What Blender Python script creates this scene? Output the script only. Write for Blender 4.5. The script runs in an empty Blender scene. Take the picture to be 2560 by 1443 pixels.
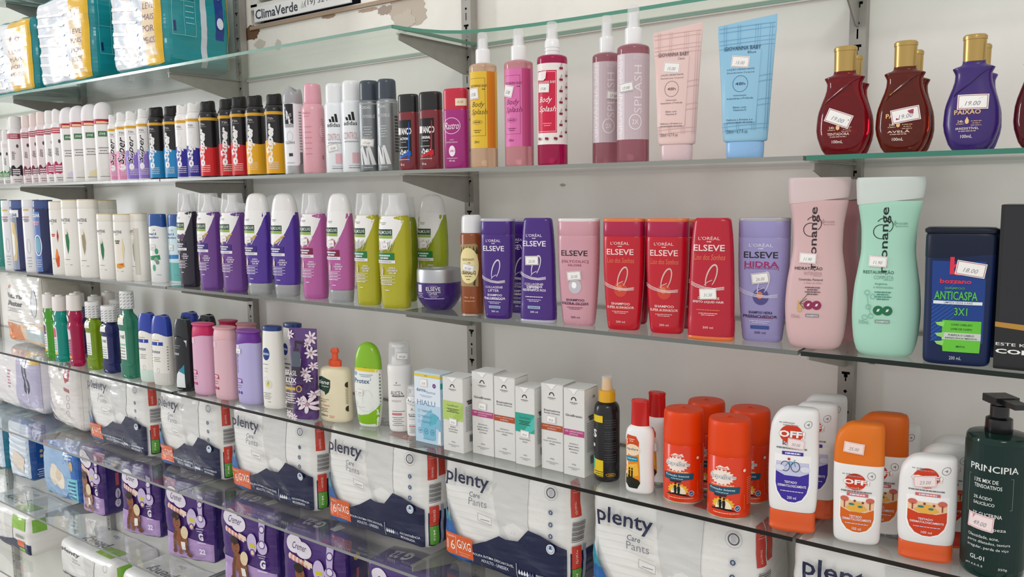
import bpy, bmesh, math, random
from mathutils import Vector, Matrix, noise
from mathutils.geometry import tessellate_polygon
random.seed(7)
PI = math.pi
S = bpy.context.scene
COL = S.collection

# ------------------------------------------------------------------ camera
FPX = 2078.47                       # focal length in pixels of a 2560 px wide frame
CAM = Vector((1.057448, -1.31029, 0.00446))
YAW, PIT, ROL = 0.6381355, -0.1132996, -0.0117187
FW = Vector((-math.sin(YAW)*math.cos(PIT), math.cos(YAW)*math.cos(PIT), math.sin(PIT)))
_r = Vector((math.cos(YAW), math.sin(YAW), 0)); _u = _r.cross(FW)
RT = _r*math.cos(ROL) + _u*math.sin(ROL)
UP = _u*math.cos(ROL) - _r*math.sin(ROL)
cd = bpy.data.cameras.new('camera'); cam = bpy.data.objects.new('camera', cd); COL.objects.link(cam)
cd.sensor_width = 36; cd.lens = FPX/2560*36; cd.clip_start = .02
cam.matrix_world = Matrix.Translation(CAM) @ Matrix((RT, UP, -FW)).transposed().to_4x4()
S.camera = cam

# ------------------------------------------------------------------ light
w = bpy.data.worlds.new('world'); S.world = w; w.use_nodes = True
bg = w.node_tree.nodes['Background']; bg.inputs[0].default_value = (1.0, 0.985, 0.96, 1); bg.inputs[1].default_value = 0.88
def area(name, loc, target, sx, sy, power, col):
    l = bpy.data.lights.new(name, 'AREA'); l.shape = 'RECTANGLE'; l.size = sx; l.size_y = sy; l.energy = power; l.color = col
    o = bpy.data.objects.new(name, l); COL.objects.link(o); o.location = loc
    o.rotation_euler = (Vector(target)-Vector(loc)).to_track_quat('-Z', 'Y').to_euler(); return o
area('shopfront_daylight', (-5.6, -3.0, 0.7), (-0.4, 0, -0.2), 0.42, 2.4, 112, (0.93, 0.96, 1.0))
area('ceiling_lamp', (2.5, -3.1, 2.5), (0.2, 0, -.1), 1.1, 0.45, 34, (1.0, 0.965, 0.92))
S.view_settings.view_transform = 'Standard'; S.view_settings.look = 'None'
S.view_settings.gamma = 1; S.view_settings.use_curve_mapping = False
S.view_settings.exposure = -0.08

# ------------------------------------------------------------------ materials
def lin(h):
    h = h.lstrip('#'); h = h if len(h) == 6 else ''.join(c*2 for c in h); o = []
    for i in (0, 2, 4):
        c = int(h[i:i+2], 16)/255
        o.append(c/12.92 if c <= .04045 else ((c+.055)/1.055)**2.4)
    return (*o, 1)
MATS = {}
def mat(hx, kind='plastic', rough=None):
    key = (hx, kind, rough)
    if key in MATS: return MATS[key]
    m = bpy.data.materials.new(kind+'_'+hx.lstrip('#')); m.use_nodes = True; MATS[key] = m
    nt = m.node_tree; b = nt.nodes['Principled BSDF']; N = nt.nodes.new; L = nt.links.new
    b.inputs['Base Color'].default_value = lin(hx)
    r = {'plastic': .25, 'satin': .5, 'print': .38, 'film': .24, 'paper': .75, 'metal': .35, 'liquid': .08, 'steel': .42, 'paint': .7, 'clear': .1, 'board': .4}[kind] if rough is None else rough
    b.inputs['Roughness'].default_value = r
    tc = N('ShaderNodeTexCoord'); nz = N('ShaderNodeTexNoise'); L(tc.outputs['Object'], nz.inputs['Vector'])
    nz.inputs['Scale'].default_value = 60; nz.inputs['Detail'].default_value = 3
    if kind in ('plastic', 'satin', 'print', 'metal', 'steel', 'paper', 'board'):
        mr = N('ShaderNodeMapRange'); L(nz.outputs['Fac'], mr.inputs['Value'])
        mr.inputs['To Min'].default_value = max(r-.06, .02); mr.inputs['To Max'].default_value = r+.08
        L(mr.outputs['Result'], b.inputs['Roughness'])
    if kind in ('metal',): b.inputs['Metallic'].default_value = .85
    if kind == 'steel':
        b.inputs['Metallic'].default_value = .35
        rp = N('ShaderNodeMapRange'); rp.inputs['To Min'].default_value = .78; rp.inputs['To Max'].default_value = 1.08
        n2 = N('ShaderNodeTexNoise'); n2.inputs['Scale'].default_value = 35; n2.inputs['Detail'].default_value = 6; L(tc.outputs['Object'], n2.inputs['Vector'])
        L(n2.outputs['Fac'], rp.inputs['Value']); mx = N('ShaderNodeVectorMath'); mx.operation = 'SCALE'
        mx.inputs[0].default_value = lin(hx)[:3]; L(rp.outputs['Result'], mx.inputs['Scale']); L(mx.outputs[0], b.inputs['Base Color'])
    if kind == 'film':
        mp = N('ShaderNodeMapping'); L(tc.outputs['Object'], mp.inputs['Vector']); mp.inputs['Scale'].default_value = (6, 6, 26); mp.inputs['Rotation'].default_value = (0, .35, 0)
        L(mp.outputs['Vector'], nz.inputs['Vector']); nz.inputs['Scale'].default_value = 1.0; nz.inputs['Detail'].default_value = 2.5
        bp = N('ShaderNodeBump'); bp.inputs['Strength'].default_value = .55; bp.inputs['Distance'].default_value = .012
        L(nz.outputs['Fac'], bp.inputs['Height']); L(bp.outputs['Normal'], b.inputs['Normal'])
        b.inputs['Coat Weight'].default_value = .3; b.inputs['Coat Roughness'].default_value = .2; b.inputs['Specular IOR Level'].default_value = .4; L(bp.outputs['Normal'], b.inputs['Coat Normal'])
    if kind == 'liquid':
        b.inputs['Transmission Weight'].default_value = .55; b.inputs['IOR'].default_value = 1.38
    if kind == 'plastic': b.inputs['Specular IOR Level'].default_value = .42; b.inputs['Coat Weight'].default_value = .12; b.inputs['Coat Roughness'].default_value = .12
    if kind in ('print', 'satin'): b.inputs['Specular IOR Level'].default_value = .3
    if kind in ('clear',):
        b.inputs['Base Color'].default_value = (.92, .92, .93, 1)
        tr = N('ShaderNodeBsdfTransparent'); tr.inputs[0].default_value = (.97, .97, .97, 1); mx = N('ShaderNodeMixShader'); mx.inputs[0].default_value = .33
        L(tr.outputs[0], mx.inputs[1]); L(b.outputs[0], mx.inputs[2]); L(mx.outputs[0], nt.nodes['Material Output'].inputs['Surface'])
    return m
def glass_mat(hx):
    m = bpy.data.materials.new('shelf_glass'); m.use_nodes = True; nt = m.node_tree; nt.nodes.clear(); N = nt.nodes.new; L = nt.links.new
    o = N('ShaderNodeOutputMaterial'); tr = N('ShaderNodeBsdfTransparent'); tr.inputs[0].default_value = lin(hx)
    gl = N('ShaderNodeBsdfGlossy'); gl.inputs['Roughness'].default_value = .015; gl.inputs[0].default_value = (1, 1, 1, 1)
    fr = N('ShaderNodeFresnel'); mx = N('ShaderNodeMixShader')
    fr.inputs['IOR'].default_value = 1.5; ge = N('ShaderNodeNewGeometry'); io = N('ShaderNodeMath'); io.operation = 'SUBTRACT'; io.inputs[0].default_value = 1; L(ge.outputs['Backfacing'], io.inputs[1]); fm = N('ShaderNodeMath'); fm.operation = 'MULTIPLY'; L(fr.outputs[0], fm.inputs[0]); L(io.outputs[0], fm.inputs[1])
    nz = N('ShaderNodeTexNoise'); nz.inputs['Scale'].default_value = 9; nz.inputs['Detail'].default_value = 5
    df = N('ShaderNodeBsdfDiffuse'); df.inputs[0].default_value = (.75, .76, .74, 1); mr = N('ShaderNodeMapRange')
    mr.inputs['To Min'].default_value = .0; mr.inputs['To Max'].default_value = .09; L(nz.outputs['Fac'], mr.inputs['Value'])
    m2 = N('ShaderNodeMixShader'); L(fm.outputs[0], mx.inputs[0]); L(tr.outputs[0], mx.inputs[1]); L(gl.outputs[0], mx.inputs[2])
    L(mr.outputs['Result'], m2.inputs[0]); L(mx.outputs[0], m2.inputs[1]); L(df.outputs[0], m2.inputs[2]); L(m2.outputs[0], o.inputs['Surface'])
    return m

# ------------------------------------------------------------------ objects
def mk(name, verts, faces, mats, midx=None, parent=None, smooth=True, ang=35):
    me = bpy.data.meshes.new(name); me.from_pydata(verts, [], faces)
    for m in (mats if isinstance(mats, list) else [mats]): me.materials.append(m)
    if midx: me.polygons.foreach_set('material_index', midx)
    me.update()
    if smooth:
        me.polygons.foreach_set('use_smooth', [True]*len(me.polygons)); me.set_sharp_from_angle(angle=math.radians(ang))
    o = bpy.data.objects.new(name, me); COL.objects.link(o); o.parent = parent
    return o
def tag(o, label, cat, group=None):
    o['label'] = label; o['category'] = cat
    if group: o['group'] = group
    return o
def struct(o): o['kind'] = 'structure'; return o
def thing(name, label, cat, loc=(0, 0, 0), rot=0, group=None):
    e = bpy.data.objects.new(name, None); COL.objects.link(e); e.empty_display_size = .02
    e.location = loc; e.rotation_euler = (0, 0, rot); return tag(e, label, cat, group)
def dup(root, name=None):
    r = root.copy(); COL.objects.link(r)
    for ch in list(root.children):
        c = ch.copy(); COL.objects.link(c); c.parent = r
        for g in list(ch.children):
            d = g.copy(); COL.objects.link(d); d.parent = c
    return r
def boxes(bl):
    v, f = [], []
    for (x0, y0, z0, x1, y1, z1) in bl:
        n = len(v)
        v += [(x0, y0, z0), (x1, y0, z0), (x1, y1, z0), (x0, y1, z0), (x0, y0, z1), (x1, y0, z1), (x1, y1, z1), (x0, y1, z1)]
        f += [(n, n+3, n+2, n+1), (n+4, n+5, n+6, n+7), (n, n+1, n+5, n+4), (n+1, n+2, n+6, n+5), (n+2, n+3, n+7, n+6), (n+3, n, n+4, n+7)]
    return v, f
def prism(pts, y0, y1, ax='y'):
    """extrude a 2-D outline (x,z) along y, or (y,z) along x"""
    n = len(pts)
    if ax == 'y': v = [(p[0], y0, p[1]) for p in pts]+[(p[0], y1, p[1]) for p in pts]
    else: v = [(y0, p[0], p[1]) for p in pts]+[(y1, p[0], p[1]) for p in pts]
    f = [tuple(range(n)), tuple(range(2*n-1, n-1, -1))]+[(i, i+n, (i+1) % n+n, (i+1) % n) for i in range(n)]
    return v, f

# ------------------------------------------------------------------ lofted bottles
def pchip(xs, ys, x):
    n = len(xs)
    if x <= xs[0]: return ys[0]
    if x >= xs[-1]: return ys[-1]
    d = [(ys[i+1]-ys[i])/(xs[i+1]-xs[i]) for i in range(n-1)]
    def m(i):
        if i == 0: return d[0]
        if i == n-1: return d[-1]
        if d[i-1]*d[i] <= 0: return 0
        h0, h1 = xs[i]-xs[i-1], xs[i+1]-xs[i]; w1, w2 = 2*h1+h0, h1+2*h0
        return (w1+w2)/(w1/d[i-1]+w2/d[i])
    i = max(k for k in range(n-1) if xs[k] <= x); h = xs[i+1]-xs[i]; t = (x-xs[i])/h
    a, b = ys[i], ys[i+1]
    return (2*t**3-3*t*t+1)*a+(t**3-2*t*t+t)*h*m(i)+(-2*t**3+3*t*t)*b+(t**3-t*t)*h*m(i+1)
def spow(v, e): return math.copysign(abs(v)**e, v)
class Surf:
    def __init__(s, tab, rnd): s.tab = tab; s.rnd = rnd; s.aref = max(t[1] for t in tab)
    def at(s, z):
        T = s.tab
        if z <= T[0][0]: return T[0][1:]
        for i in range(len(T)-1):
            if z <= T[i+1][0]:
                k = (z-T[i][0])/max(T[i+1][0]-T[i][0], 1e-9); return [p+(q-p)*k for p, q in zip(T[i][1:], T[i+1][1:])]
        return T[-1][1:]
    def __call__(s, X, z, off):
        a, b, n, cx = s.at(z)
        if s.rnd:
            t = X/s.aref; return (cx+(a+off)*math.sin(t), -(b+off)*math.cos(t), z)
        x = max(-.985*a, min(.985*a, X*(1 if a >= .8*s.aref else a/(.8*s.aref))))
        q = max(0, 1-abs(x/a)**n)**(1/n); y = -b*q
        nx = abs(x/a)**(n-1)/a*(1 if x >= 0 else -1); ny = -(q**(n-1))/b
        l = math.hypot(nx, ny) or 1
        return (cx+x+nx/l*off, y+ny/l*off, z)
class Flat:
    """planar face: origin, x axis, outward normal"""
    def __init__(s, o, ax, nrm, up=(0, 0, 1)): s.o = Vector(o); s.ax = Vector(ax); s.n = Vector(nrm); s.up = Vector(up); s.flat = True
    def __call__(s, X, z, off): return tuple(s.o+s.ax*X+s.up*z+s.n*off)

class Item:
    """a bottle, can or box: w, d, h metres; an Empty at its base with mesh children"""
    def __init__(s, name, w, d, h): s.w, s.d, s.h = w, d, h; s.root = bpy.data.objects.new(name, None); COL.objects.link(s.root); s.root.empty_display_size = .02
    def loft(s, part, prof, m, n=2.0, N=44, rnd=None, lv=3, topfn=None, label=None, smooth=True, parent=None):
        prof = [(p[0], p[1], p[2] if len(p) > 2 and p[2] is not None else p[1], p[3] if len(p) > 3 and p[3] else n, p[4] if len(p) > 4 else 0) for p in prof]
        zs = [p[0] for p in prof]; out = []
        for i in range(len(prof)-1):
            k = 1 if (zs[i+1]-zs[i]) < .012 or not smooth else max(2, min(8, int((zs[i+1]-zs[i])*s.h/.006)))
            if all(abs(prof[i][c]-prof[i+1][c]) < 1e-6 for c in (1, 2, 3, 4)): k = 1
            for j in range(k):
                z = zs[i]+(zs[i+1]-zs[i])*j/k
                out.append((z,)+tuple(pchip(zs, [p[c] for p in prof], z) if smooth else prof[i][c]+(prof[i+1][c]-prof[i][c])*j/k for c in (1, 2, 3, 4)))
        out.append(prof[-1])
        tab = [(o[0]*s.h, o[1]*s.w/2, o[2]*s.d/2, o[3], o[4]*s.w/2) for o in out]
        V, Fc = [], []
        for (z, a, b, nn, cx) in tab:
            for k in range(N):
                t = 2*PI*k/N; x = cx+a*spow(math.cos(t), 2/nn); y = b*spow(math.sin(t), 2/nn)
                V.append((x, y, z+(topfn(x/(s.w/2), y/(s.d/2), z/s.h)*s.h if topfn else 0)))
        for r in range(len(tab)-1):
            for k in range(N): Fc.append((r*N+k, r*N+(k+1) % N, (r+1)*N+(k+1) % N, (r+1)*N+k))
        Fc.append(tuple(range(N-1, -1, -1))); Fc.append(tuple(range((len(tab)-1)*N, len(tab)*N)))
        o = mk(part, V, Fc, m if hasattr(m, 'name') else mat(m), None, parent or s.root)
        if label: o['label'] = label
        return Surf(tab, rnd if rnd is not None else (n <= 2.05 and abs(s.w-s.d) < .15*s.w))
    def box(s, part, w, d, z0, z1, m, bev=.0006, x0=0, y0=0):
        bm = bmesh.new(); bmesh.ops.create_cube(bm, size=1)
        for v in bm.verts: v.co = Vector((v.co.x*w+x0, v.co.y*d+y0, z0+(v.co.z+.5)*(z1-z0)))
        if bev: bmesh.ops.bevel(bm, geom=list(bm.edges), offset=bev, segments=2, affect='EDGES')
        me = bpy.data.meshes.new(part); bm.to_mesh(me); bm.free(); me.materials.append(m if hasattr(m, 'name') else mat(m))
        me.polygons.foreach_set('use_smooth', [True]*len(me.polygons)); me.set_sharp_from_angle(angle=.6)
        o = bpy.data.objects.new(part, me); COL.objects.link(o); o.parent = s.root; return o

# ------------------------------------------------------------------ printed artwork: flat shapes and lettering wrapped on the surface
TXT = {}
def text_tris(txt, it=0, bold=0):
    key = (txt, it, bold)
    if key not in TXT:
        cu = bpy.data.curves.new('t', 'FONT'); cu.body = txt; cu.size = 1; cu.resolution_u = 2; cu.shear = it; cu.offset = bold; cu.fill_mode = 'FRONT'
        o = bpy.data.objects.new('t', cu); me = bpy.data.meshes.new_from_object(o); me.calc_loop_triangles()
        tr = [[tuple(me.vertices[i].co[:2]) for i in t.vertices] for t in me.loop_triangles]
        bpy.data.objects.remove(o); bpy.data.curves.remove(cu); bpy.data.meshes.remove(me)
        xs = [p[0] for t in tr for p in t] or [0, 1]; ys = [p[1] for t in tr for p in t] or [0, 1]
        x0, x1, y0, y1 = min(xs), max(xs), min(ys), max(ys)
        TXT[key] = ([[(p[0]-(x0+x1)/2, p[1]-(y0+y1)/2) for p in t] for t in tr], max(x1-x0, 1e-6), max(y1-y0, 1e-6))
    return TXT[key]
def clip(poly, ax, lo, hi):
    for sgn, lim in ((1, lo), (-1, -hi)):
        out = []
        for i in range(len(poly)):
            p, q = poly[i-1], poly[i]; a, b = sgn*p[ax]-lim, sgn*q[ax]-lim
            if (a < 0) != (b < 0):
                t = a/(a-b); out.append((p[0]+(q[0]-p[0])*t, p[1]+(q[1]-p[1])*t))
            if b >= 0: out.append(q)
        poly = out
        if len(poly) < 3: return []
    return poly
def split(poly, ax, st):
    a = min(p[ax] for p in poly); b = max(p[ax] for p in poly)
    if b-a <= st*1.2: return [poly]
    out = []
    for k in range(int(math.floor(a/st)), int(math.ceil(b/st))):
        c = clip(poly, ax, k*st, (k+1)*st)
        if len(c) >= 3: out.append(c)
    return out
class Art:
    def __init__(s, item, surf, name='printed_label', kind='print', base=.00025, st=.005, W=None, H=None):
        s.it = item; s.S = surf; s.V = []; s.F = []; s.mi = []; s.mats = []; s.k = 0; s.name = name; s.kind = kind; s.base = base; s.st = st
        s.W = W or item.w; s.H = H or item.h; s.fl = getattr(surf, 'flat', False)
    def _m(s, c):
        m = mat(c, s.kind) if isinstance(c, str) else c
        if m not in s.mats: s.mats.append(m)
        return s.mats.index(m)
    def polys(s, c, pl):
        i = s._m(c); off = s.base+s.k*(.00014 if s.kind == 'film' else .00004); s.k += 1
        for p in pl:
            ps = [p]
            if not s.fl: ps = [q for a in split(p, 0, s.st) for q in split(a, 1, s.st*1.6)]
            for q in ps:
                n = len(s.V); s.V += [s.S(x, z, off) for x, z in q]; s.F.append(tuple(range(n, n+len(q)))); s.mi.append(i)
    def m2(s, pts): return [(u*s.W/2, v*s.H) for u, v in pts]
    def P(s, c, pts, raw=False):
        q = pts if raw else s.m2(pts)
        s.polys(c, [[q[i] for i in t] for t in tessellate_polygon([[Vector((x, y, 0)) for x, y in q]])])
    def R(s, c, u0, v0, u1, v1): s.polys(c, [s.m2([(u0, v0), (u1, v0), (u1, v1), (u0, v1)])])
    def E(s, c, u, v, r, ry=None, n=20, rot=0):       # r in metres
        ry = ry or r; cx, cz = u*s.W/2, v*s.H; cr, sr = math.cos(rot), math.sin(rot)
        pts = [(r*math.cos(2*PI*i/n), ry*math.sin(2*PI*i/n)) for i in range(n)]
        s.polys(c, [[(cx+x*cr-y*sr, cz+x*sr+y*cr) for x, y in pts]])
    def O(s, c, u, v, r, ry=None, th=.0008, n=24, rot=0, a0=0, a1=360, taper=0):
        ry = ry or r; cx, cz = u*s.W/2, v*s.H; cr, sr = math.cos(rot), math.sin(rot); pl = []
        def pt(a, k):
            x, y = (r+k)*math.cos(a), (ry+k)*math.sin(a); return (cx+x*cr-y*sr, cz+x*sr+y*cr)
        for i in range(n):
            a, b = math.radians(a0+(a1-a0)*i/n), math.radians(a0+(a1-a0)*(i+1)/n)
            t = th*(1-taper*abs(2*i/n-1)); pl.append([pt(a, -t/2), pt(a, t/2), pt(b, t/2), pt(b, -t/2)])
        s.polys(c, pl)
    def L(s, c, pts, th=.0008):
        q = s.m2(pts); pl = []
        for (a, b) in zip(q, q[1:]):
            d = Vector((b[0]-a[0], b[1]-a[1])); l = d.length or 1; nx, ny = -d.y/l*th/2, d.x/l*th/2
            pl.append([(a[0]+nx, a[1]+ny), (a[0]-nx, a[1]-ny), (b[0]-nx, b[1]-ny), (b[0]+nx, b[1]+ny)])
        s.polys(c, pl)
    def T(s, c, txt, u, v, sz, w=None, rot=0, it=0, bold=0.006, raw=None, left=False):
        tr, tw, thh = text_tris(txt, it, bold); ky = (sz*s.H)/thh; kx = ky if w is None else (w*s.W)/tw
        cx, cz = (u*s.W/2, v*s.H) if raw is None else raw; a = math.radians(rot); ca, sa = math.cos(a), math.sin(a)
        if left: cx += tw*kx/2
        s.polys(c, [[(cx+x*kx*ca-y*ky*sa, cz+x*kx*sa+y*ky*ca) for x, y in t] for t in tr])
    def M(s, c, u, v, w, rows=2, pitch=.02, th=.35, seed=1):       # print too small to read
        rg = random.Random(seed); pl = []
        for r in range(rows):
            ww = w*s.W/2*(1 if r % 2 == 0 else .72); z = v*s.H-r*pitch*s.H; x = u*s.W/2-ww
            while x < u*s.W/2+ww:
                d = rg.uniform(.0012, .005); e = min(x+d, u*s.W/2+ww); h = pitch*s.H*th/2
                pl.append([(x, z-h), (e, z-h), (e, z+h), (x, z+h)]); x = e+.0006
        s.polys(c, pl)
    def done(s, parent=None):
        o = mk(s.name, s.V, s.F, s.mats, s.mi, parent or s.it.root, smooth=not s.fl); return o
def price(item, surf, u, v, txt, rot=0, w=.021, h=.012, border='#8d3f55', W=None, H=None, paper='#f3f1ee', ink='#8c8c94'):
    A = Art(item, surf, 'price_tag', 'paper', base=.0013, W=W, H=H, st=.006); cx, cz = u*A.W/2, v*A.H; a = math.radians(rot); ca, sa = math.cos(a), math.sin(a)
    def rc(hw, hh, dz=0): return [(cx+x*ca-(y+dz)*sa, cz+x*sa+(y+dz)*ca) for x, y in ((-hw, -hh), (hw, -hh), (hw, hh), (-hw, hh))]
    A.P(paper, rc(w/2, h/2), raw=True); A.P(border, rc(w/2*.94, h/2*.9), raw=True); A.P(paper, rc(w/2*.9, h/2*.82), raw=True)
    A.T(ink, txt, 0, 0, h*.30/A.H, w=w*.50/A.W, rot=rot, it=.3, bold=0, raw=(cx+h*.1*sa, cz-h*.1*ca))
    return A.done()

# ------------------------------------------------------------------ placing by the camera geometry
ZS = dict(S=.559, T=.2926, A=.0447, B=-.2027, C=-.4519, D=-.6931, E=-.9340, F=-1.175)
GT = .003                      # half glass thickness: items stand on z + GT
def ray(px, py): return FW+RT*((px-1280)/FPX)-UP*((py-721.5)/FPX)
def ony(px, py, y): d = ray(px, py); return CAM+d*((y-CAM.y)/d.y)
def onz(px, py, z): d = ray(px, py); return CAM+d*((z-CAM.z)/d.z)
YF = -.244
def solve(l, r, vb, vt, sh, n=2.0, ratio=1.0, rot=0, yf=None, w=None):
    """world centre, width, depth and height of an upright thing seen between pixel columns l..r"""
    z = ZS[sh]+GT; m = (l+r)/2 if r else l+20
    if yf is None:
        if sh in 'BC': yf = max(YF, min(-.03, onz(m, vb, z).y))
        else: yf = YF
    yc = yf+.02; W = w or .05; R = math.radians(rot); q = n/(n-1)
    for _ in range(12):
        P = ony(m, 500, yc); P.z = z; D = P-CAM; phi = math.atan2(-D.x, D.y)   # view azimuth
        a = phi-R
        k = ((abs(math.cos(a)))**q+(ratio*abs(math.sin(a)))**q)**(1/q)
        dep = D.dot(FW); c = math.hypot(dep, D.dot(RT))
        if r and not w: W = (r-l)/FPX*dep*(dep/c)/k
        if not r: m = l+.5*W*k*FPX*c/dep/dep
        elif w: m = l+.5*W*k*FPX*c/dep/dep
        # extent along -y of the rotated footprint
        ext = ((abs(math.sin(R)))**q+(ratio*abs(math.cos(R)))**q)**(1/q)*W/2
        yc = yf+ext
    top = ony(m, vt, yc); return P.x, yc, z, W, W*ratio, top.z-z
CACHE = {}
def put(fn, name, label, cat, l, r, vb, vt, sh, group=None, key=None, n=2.0, ratio=1.0, rot=0, yf=None, w=None, h=None, turn=0, **kw):
    x, y, z, W, D, H = solve(l, r, vb, vt, sh, n, ratio, rot, yf, w)
    if ratio == 1.0 and n == 2.0: rot = math.degrees(math.atan2(CAM.x-x, y-CAM.y))+(rot-12)*.6
    if h: H = h
    k = key or None
    if k and k in CACHE:
        src, w0, d0, h0 = CACHE[k]; o = dup(src); o.scale = (W/w0, D/d0, H/h0)
    else:
        it = Item(name, W, D, H); fn(it, **kw); o = it.root
        if k: CACHE[k] = (o, W, D, H)
    o.location = (x, y, z); o.rotation_euler = (0, 0, math.radians(rot)); tag(o, label, cat, group)
    LOG.append((name, round(x, 3), round(y, 3), round(W, 3), round(D, 3), round(H, 3)))
    return o
LOG = []
# ================================================================== kinds of products
def wave(v, amp, n=14, ph=0): return [(-1.57+3.14*i/n, v+amp*math.sin(ph+6.5*i/n)) for i in range(n+1)]
def can_dome(B, col='#f1eeec', leaf='#4b7a55', acc='#d9d2dd', capc='#ece8ea'):
    s = B.loft('body', [(0, .93), (.012, 1), (.78, 1), (.782, .98)], col)
    B.loft('cap', [(.782, .985), (.80, 1), (.86, .985), (.92, .90), (.96, .76), (.985, .52), (1, .18)], mat(capc, 'satin'))
    A = Art(B, s); A.R('#b01c33', -1.57, .715, 1.57, .778); A.P('#f2c9a0', [(-.9, .722), (.25, .722), (.4, .742), (-.1, .752), (-.9, .752)]); A.T('#e08b2c', 'OFERTA' if 0 else '', 0, 0, .01) if 0 else None
    A.R(leaf, -.75, .56, .15, .63); A.T('#e9efe6', 'ove', -.3, .595, .03, w=.3, it=.3)
    A.O('#b9b6b0', .5, .50, .013, .028, th=.0016, a0=-60, a1=110); A.O('#bdbab5', .25, .25, .016, .03, th=.0013, a0=-100, a1=60, taper=.8)
    A.P(acc, [(-.6, .12), (.1, .16), (.7, .26), (1.2, .44), (1.35, .44), (.9, .2), (.3, .09), (-.6, .06)]); A.M('#8d8b8b', -.3, .42, .5, 3, .035); A.M('#777', -.2, .06, .6, 1); A.done()
def can_shoulder(B, body='#efe9ea', capc='#eee9e8', band='#a33a4e', foot='#7a2f4e', footv=.13, foot2=.26, rows=1, txt='abiano', notch=0):
    s = B.loft('body', [(0, .93), (.012, 1), (.745, 1), (.79, .9), (.815, .74)], body)
    tf = (lambda x, y, z: -.012*max(0, (z-.9)/.1)*(1+math.sin(5*x))) if notch else None
    B.loft('cap', [(.81, .70), (.825, .76), (.93, .74), (.975, .70), (.995, .58), (1, .3)], mat(capc, 'satin'), topfn=tf)
    A = Art(B, s); A.R(band, -1.57, .665, 1.57, .742)
    for i in range(2): A.M('#e9cdd2', -.35, .72-.03*i, .45, 1, .02, .9, seed=i)
    A.P(foot, [(-1.57, footv)]+[(-1.4+i*.25, footv+.012*math.sin(i*2.3)) for i in range(12)]+[(1.57, footv), (1.57, foot2)]+[(1.35-i*.27, foot2+.03*math.sin(i*1.9)) for i in range(11)]+[(-1.57, foot2)])
    A.T('#3b3437', txt, -.45, .42, .055, w=.52, rot=90, it=.35, bold=0); A.E('#54484c', .0, .56, .003, .005)
    for i in range(3): A.M('#f3e9ec', -.3, foot2-.045-.03*i, .42, 1, .02, .9, seed=i+3)
    A.M('#8a8084', -.2, .07, .5, 2, .03); A.done()
def can_super(B, body='#f1efee', top='#f1efee', capc='#e9e7e5', col='#8f74c9', script='#17151a', out='#ffffff', txtc='#5b5560'):
    s = B.loft('body', [(0, .93), (.012, 1), (.775, 1), (.80, .985), (.835, .88), (.855, .76)], top)
    def tf(x, y, z):
        k = max(0, (z-.90)/.1); return -k*(.018+.022*max(0, math.sin(3.4*x+1.1)))*(1 if x < .25 else .25)
    B.loft('cap', [(.85, .70), (.858, .80), (.875, .80), (.88, .74), (.97, .72), (.99, .68), (1, .62)], mat(capc, 'satin'), topfn=tf, lv=3)
    B.box('nozzle', B.w*.2, B.w*.08, B.h*.875, B.h*.955, mat(out if capc != '#e9e7e5' else '#dedad8', 'satin'), x0=-B.w*.26, y0=-B.w*.28) if 0 else None
    A = Art(B, s); A.R('#dba42a', -1.57, .735, 1.57, .772)
    A.P(col, [(-1.57, .02), (1.57, .02)]+list(reversed(wave(.405, .018, ph=.6))))
    A.T(out, 'Super', -.56, .43, .125, w=.40*B.h/B.w, rot=86, it=.35, bold=.055); A.T(script, 'Super', -.56, .43, .105, w=.385*B.h/B.w, rot=86, it=.35, bold=.012) if script != out else None
    A.E(out, -.62, .19, .006, .008); A.T(txtc if top != '#1e1b1d' else '#d8d4d4', '72h', -.5, .685, .026, w=.3); A.M('#b9b2b8' if top != '#1e1b1d' else '#8f8b8e', -.45, .655, .4, 1)
    for i in range(4): A.M('#d8cfe0' if top != '#1e1b1d' else '#e7d6c8', -.35, .155-.025*i, .5, 1, .02, .5, seed=i)
    A.done()
def can_grey(B):
    s = B.loft('body', [(0, .95), (.012, 1), (.80, 1), (.805, .98)], mat('#b9babc', 'metal', .45))
    B.loft('cap', [(.805, .97), (.82, 1), (.9, .97), (.96, .85), (1, .66)], mat('#a5a6a9', 'plastic'), topfn=lambda x, y, z: -max(0, (z-.9)/.1)*.03*(1+math.sin(5*x)))
    A = Art(B, s); A.P('#eceef2', [(-.95, .10), (.4, .10), (.7, .16), (1.2, .16), (1.2, .795), (-.95, .795)])
    A.R('#26262a', -.95, .57, .02, .795); A.T('#c9c9cc', 'OVE', -.5, .67, .035, w=.34); A.M('#9a9a9e', -.45, .62, .35, 1); A.R('#a8a9ac', -.95, .53, .02, .57)
    A.O('#b5b6ba', -.4, .43, .006, .009, th=.0006); A.T('#55565c', 'CLEAN', -.45, .36, .03, w=.5); A.R('#3c3c42', -.55, .205, -.15, .24); A.M('#96979c', -.4, .13, .4, 1)
    for i in range(14): A.M('#8e9096', .85, .70-i*.032, .3, 1, .02, .5, seed=i)
    A.R('#77797f', .55, .12, 1.0, .25); A.done()
def can_pink(B):
    s = B.loft('body', [(0, .9), (.02, 1), (.70, 1), (.745, .93), (.775, .8)], '#e3a7b3')
    B.loft('cap', [(.775, .76), (.785, .8), (.95, .76), (.985, .72), (1, .55)], '#e3a3b2')
    A = Art(B, s); A.T('#cf8494', 'baby', -.5, .67, .035, w=.4); A.M('#cf8a98', -.55, .635, .3, 1)
    for i in range(6): A.M('#c98895', -.4, .52-.06*i, .35, 1, .02, .4, seed=i)
    A.E('#e9b9c2', .9, .47, .006, .012)
    for i in range(12): A.R('#c27b8c', .85, .6-i*.022, 1.2, .606-i*.022)
    for i in range(5): A.R('#70404c', .85, .2-i*.01, 1.05, .204-i*.01)
    A.done()
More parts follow.
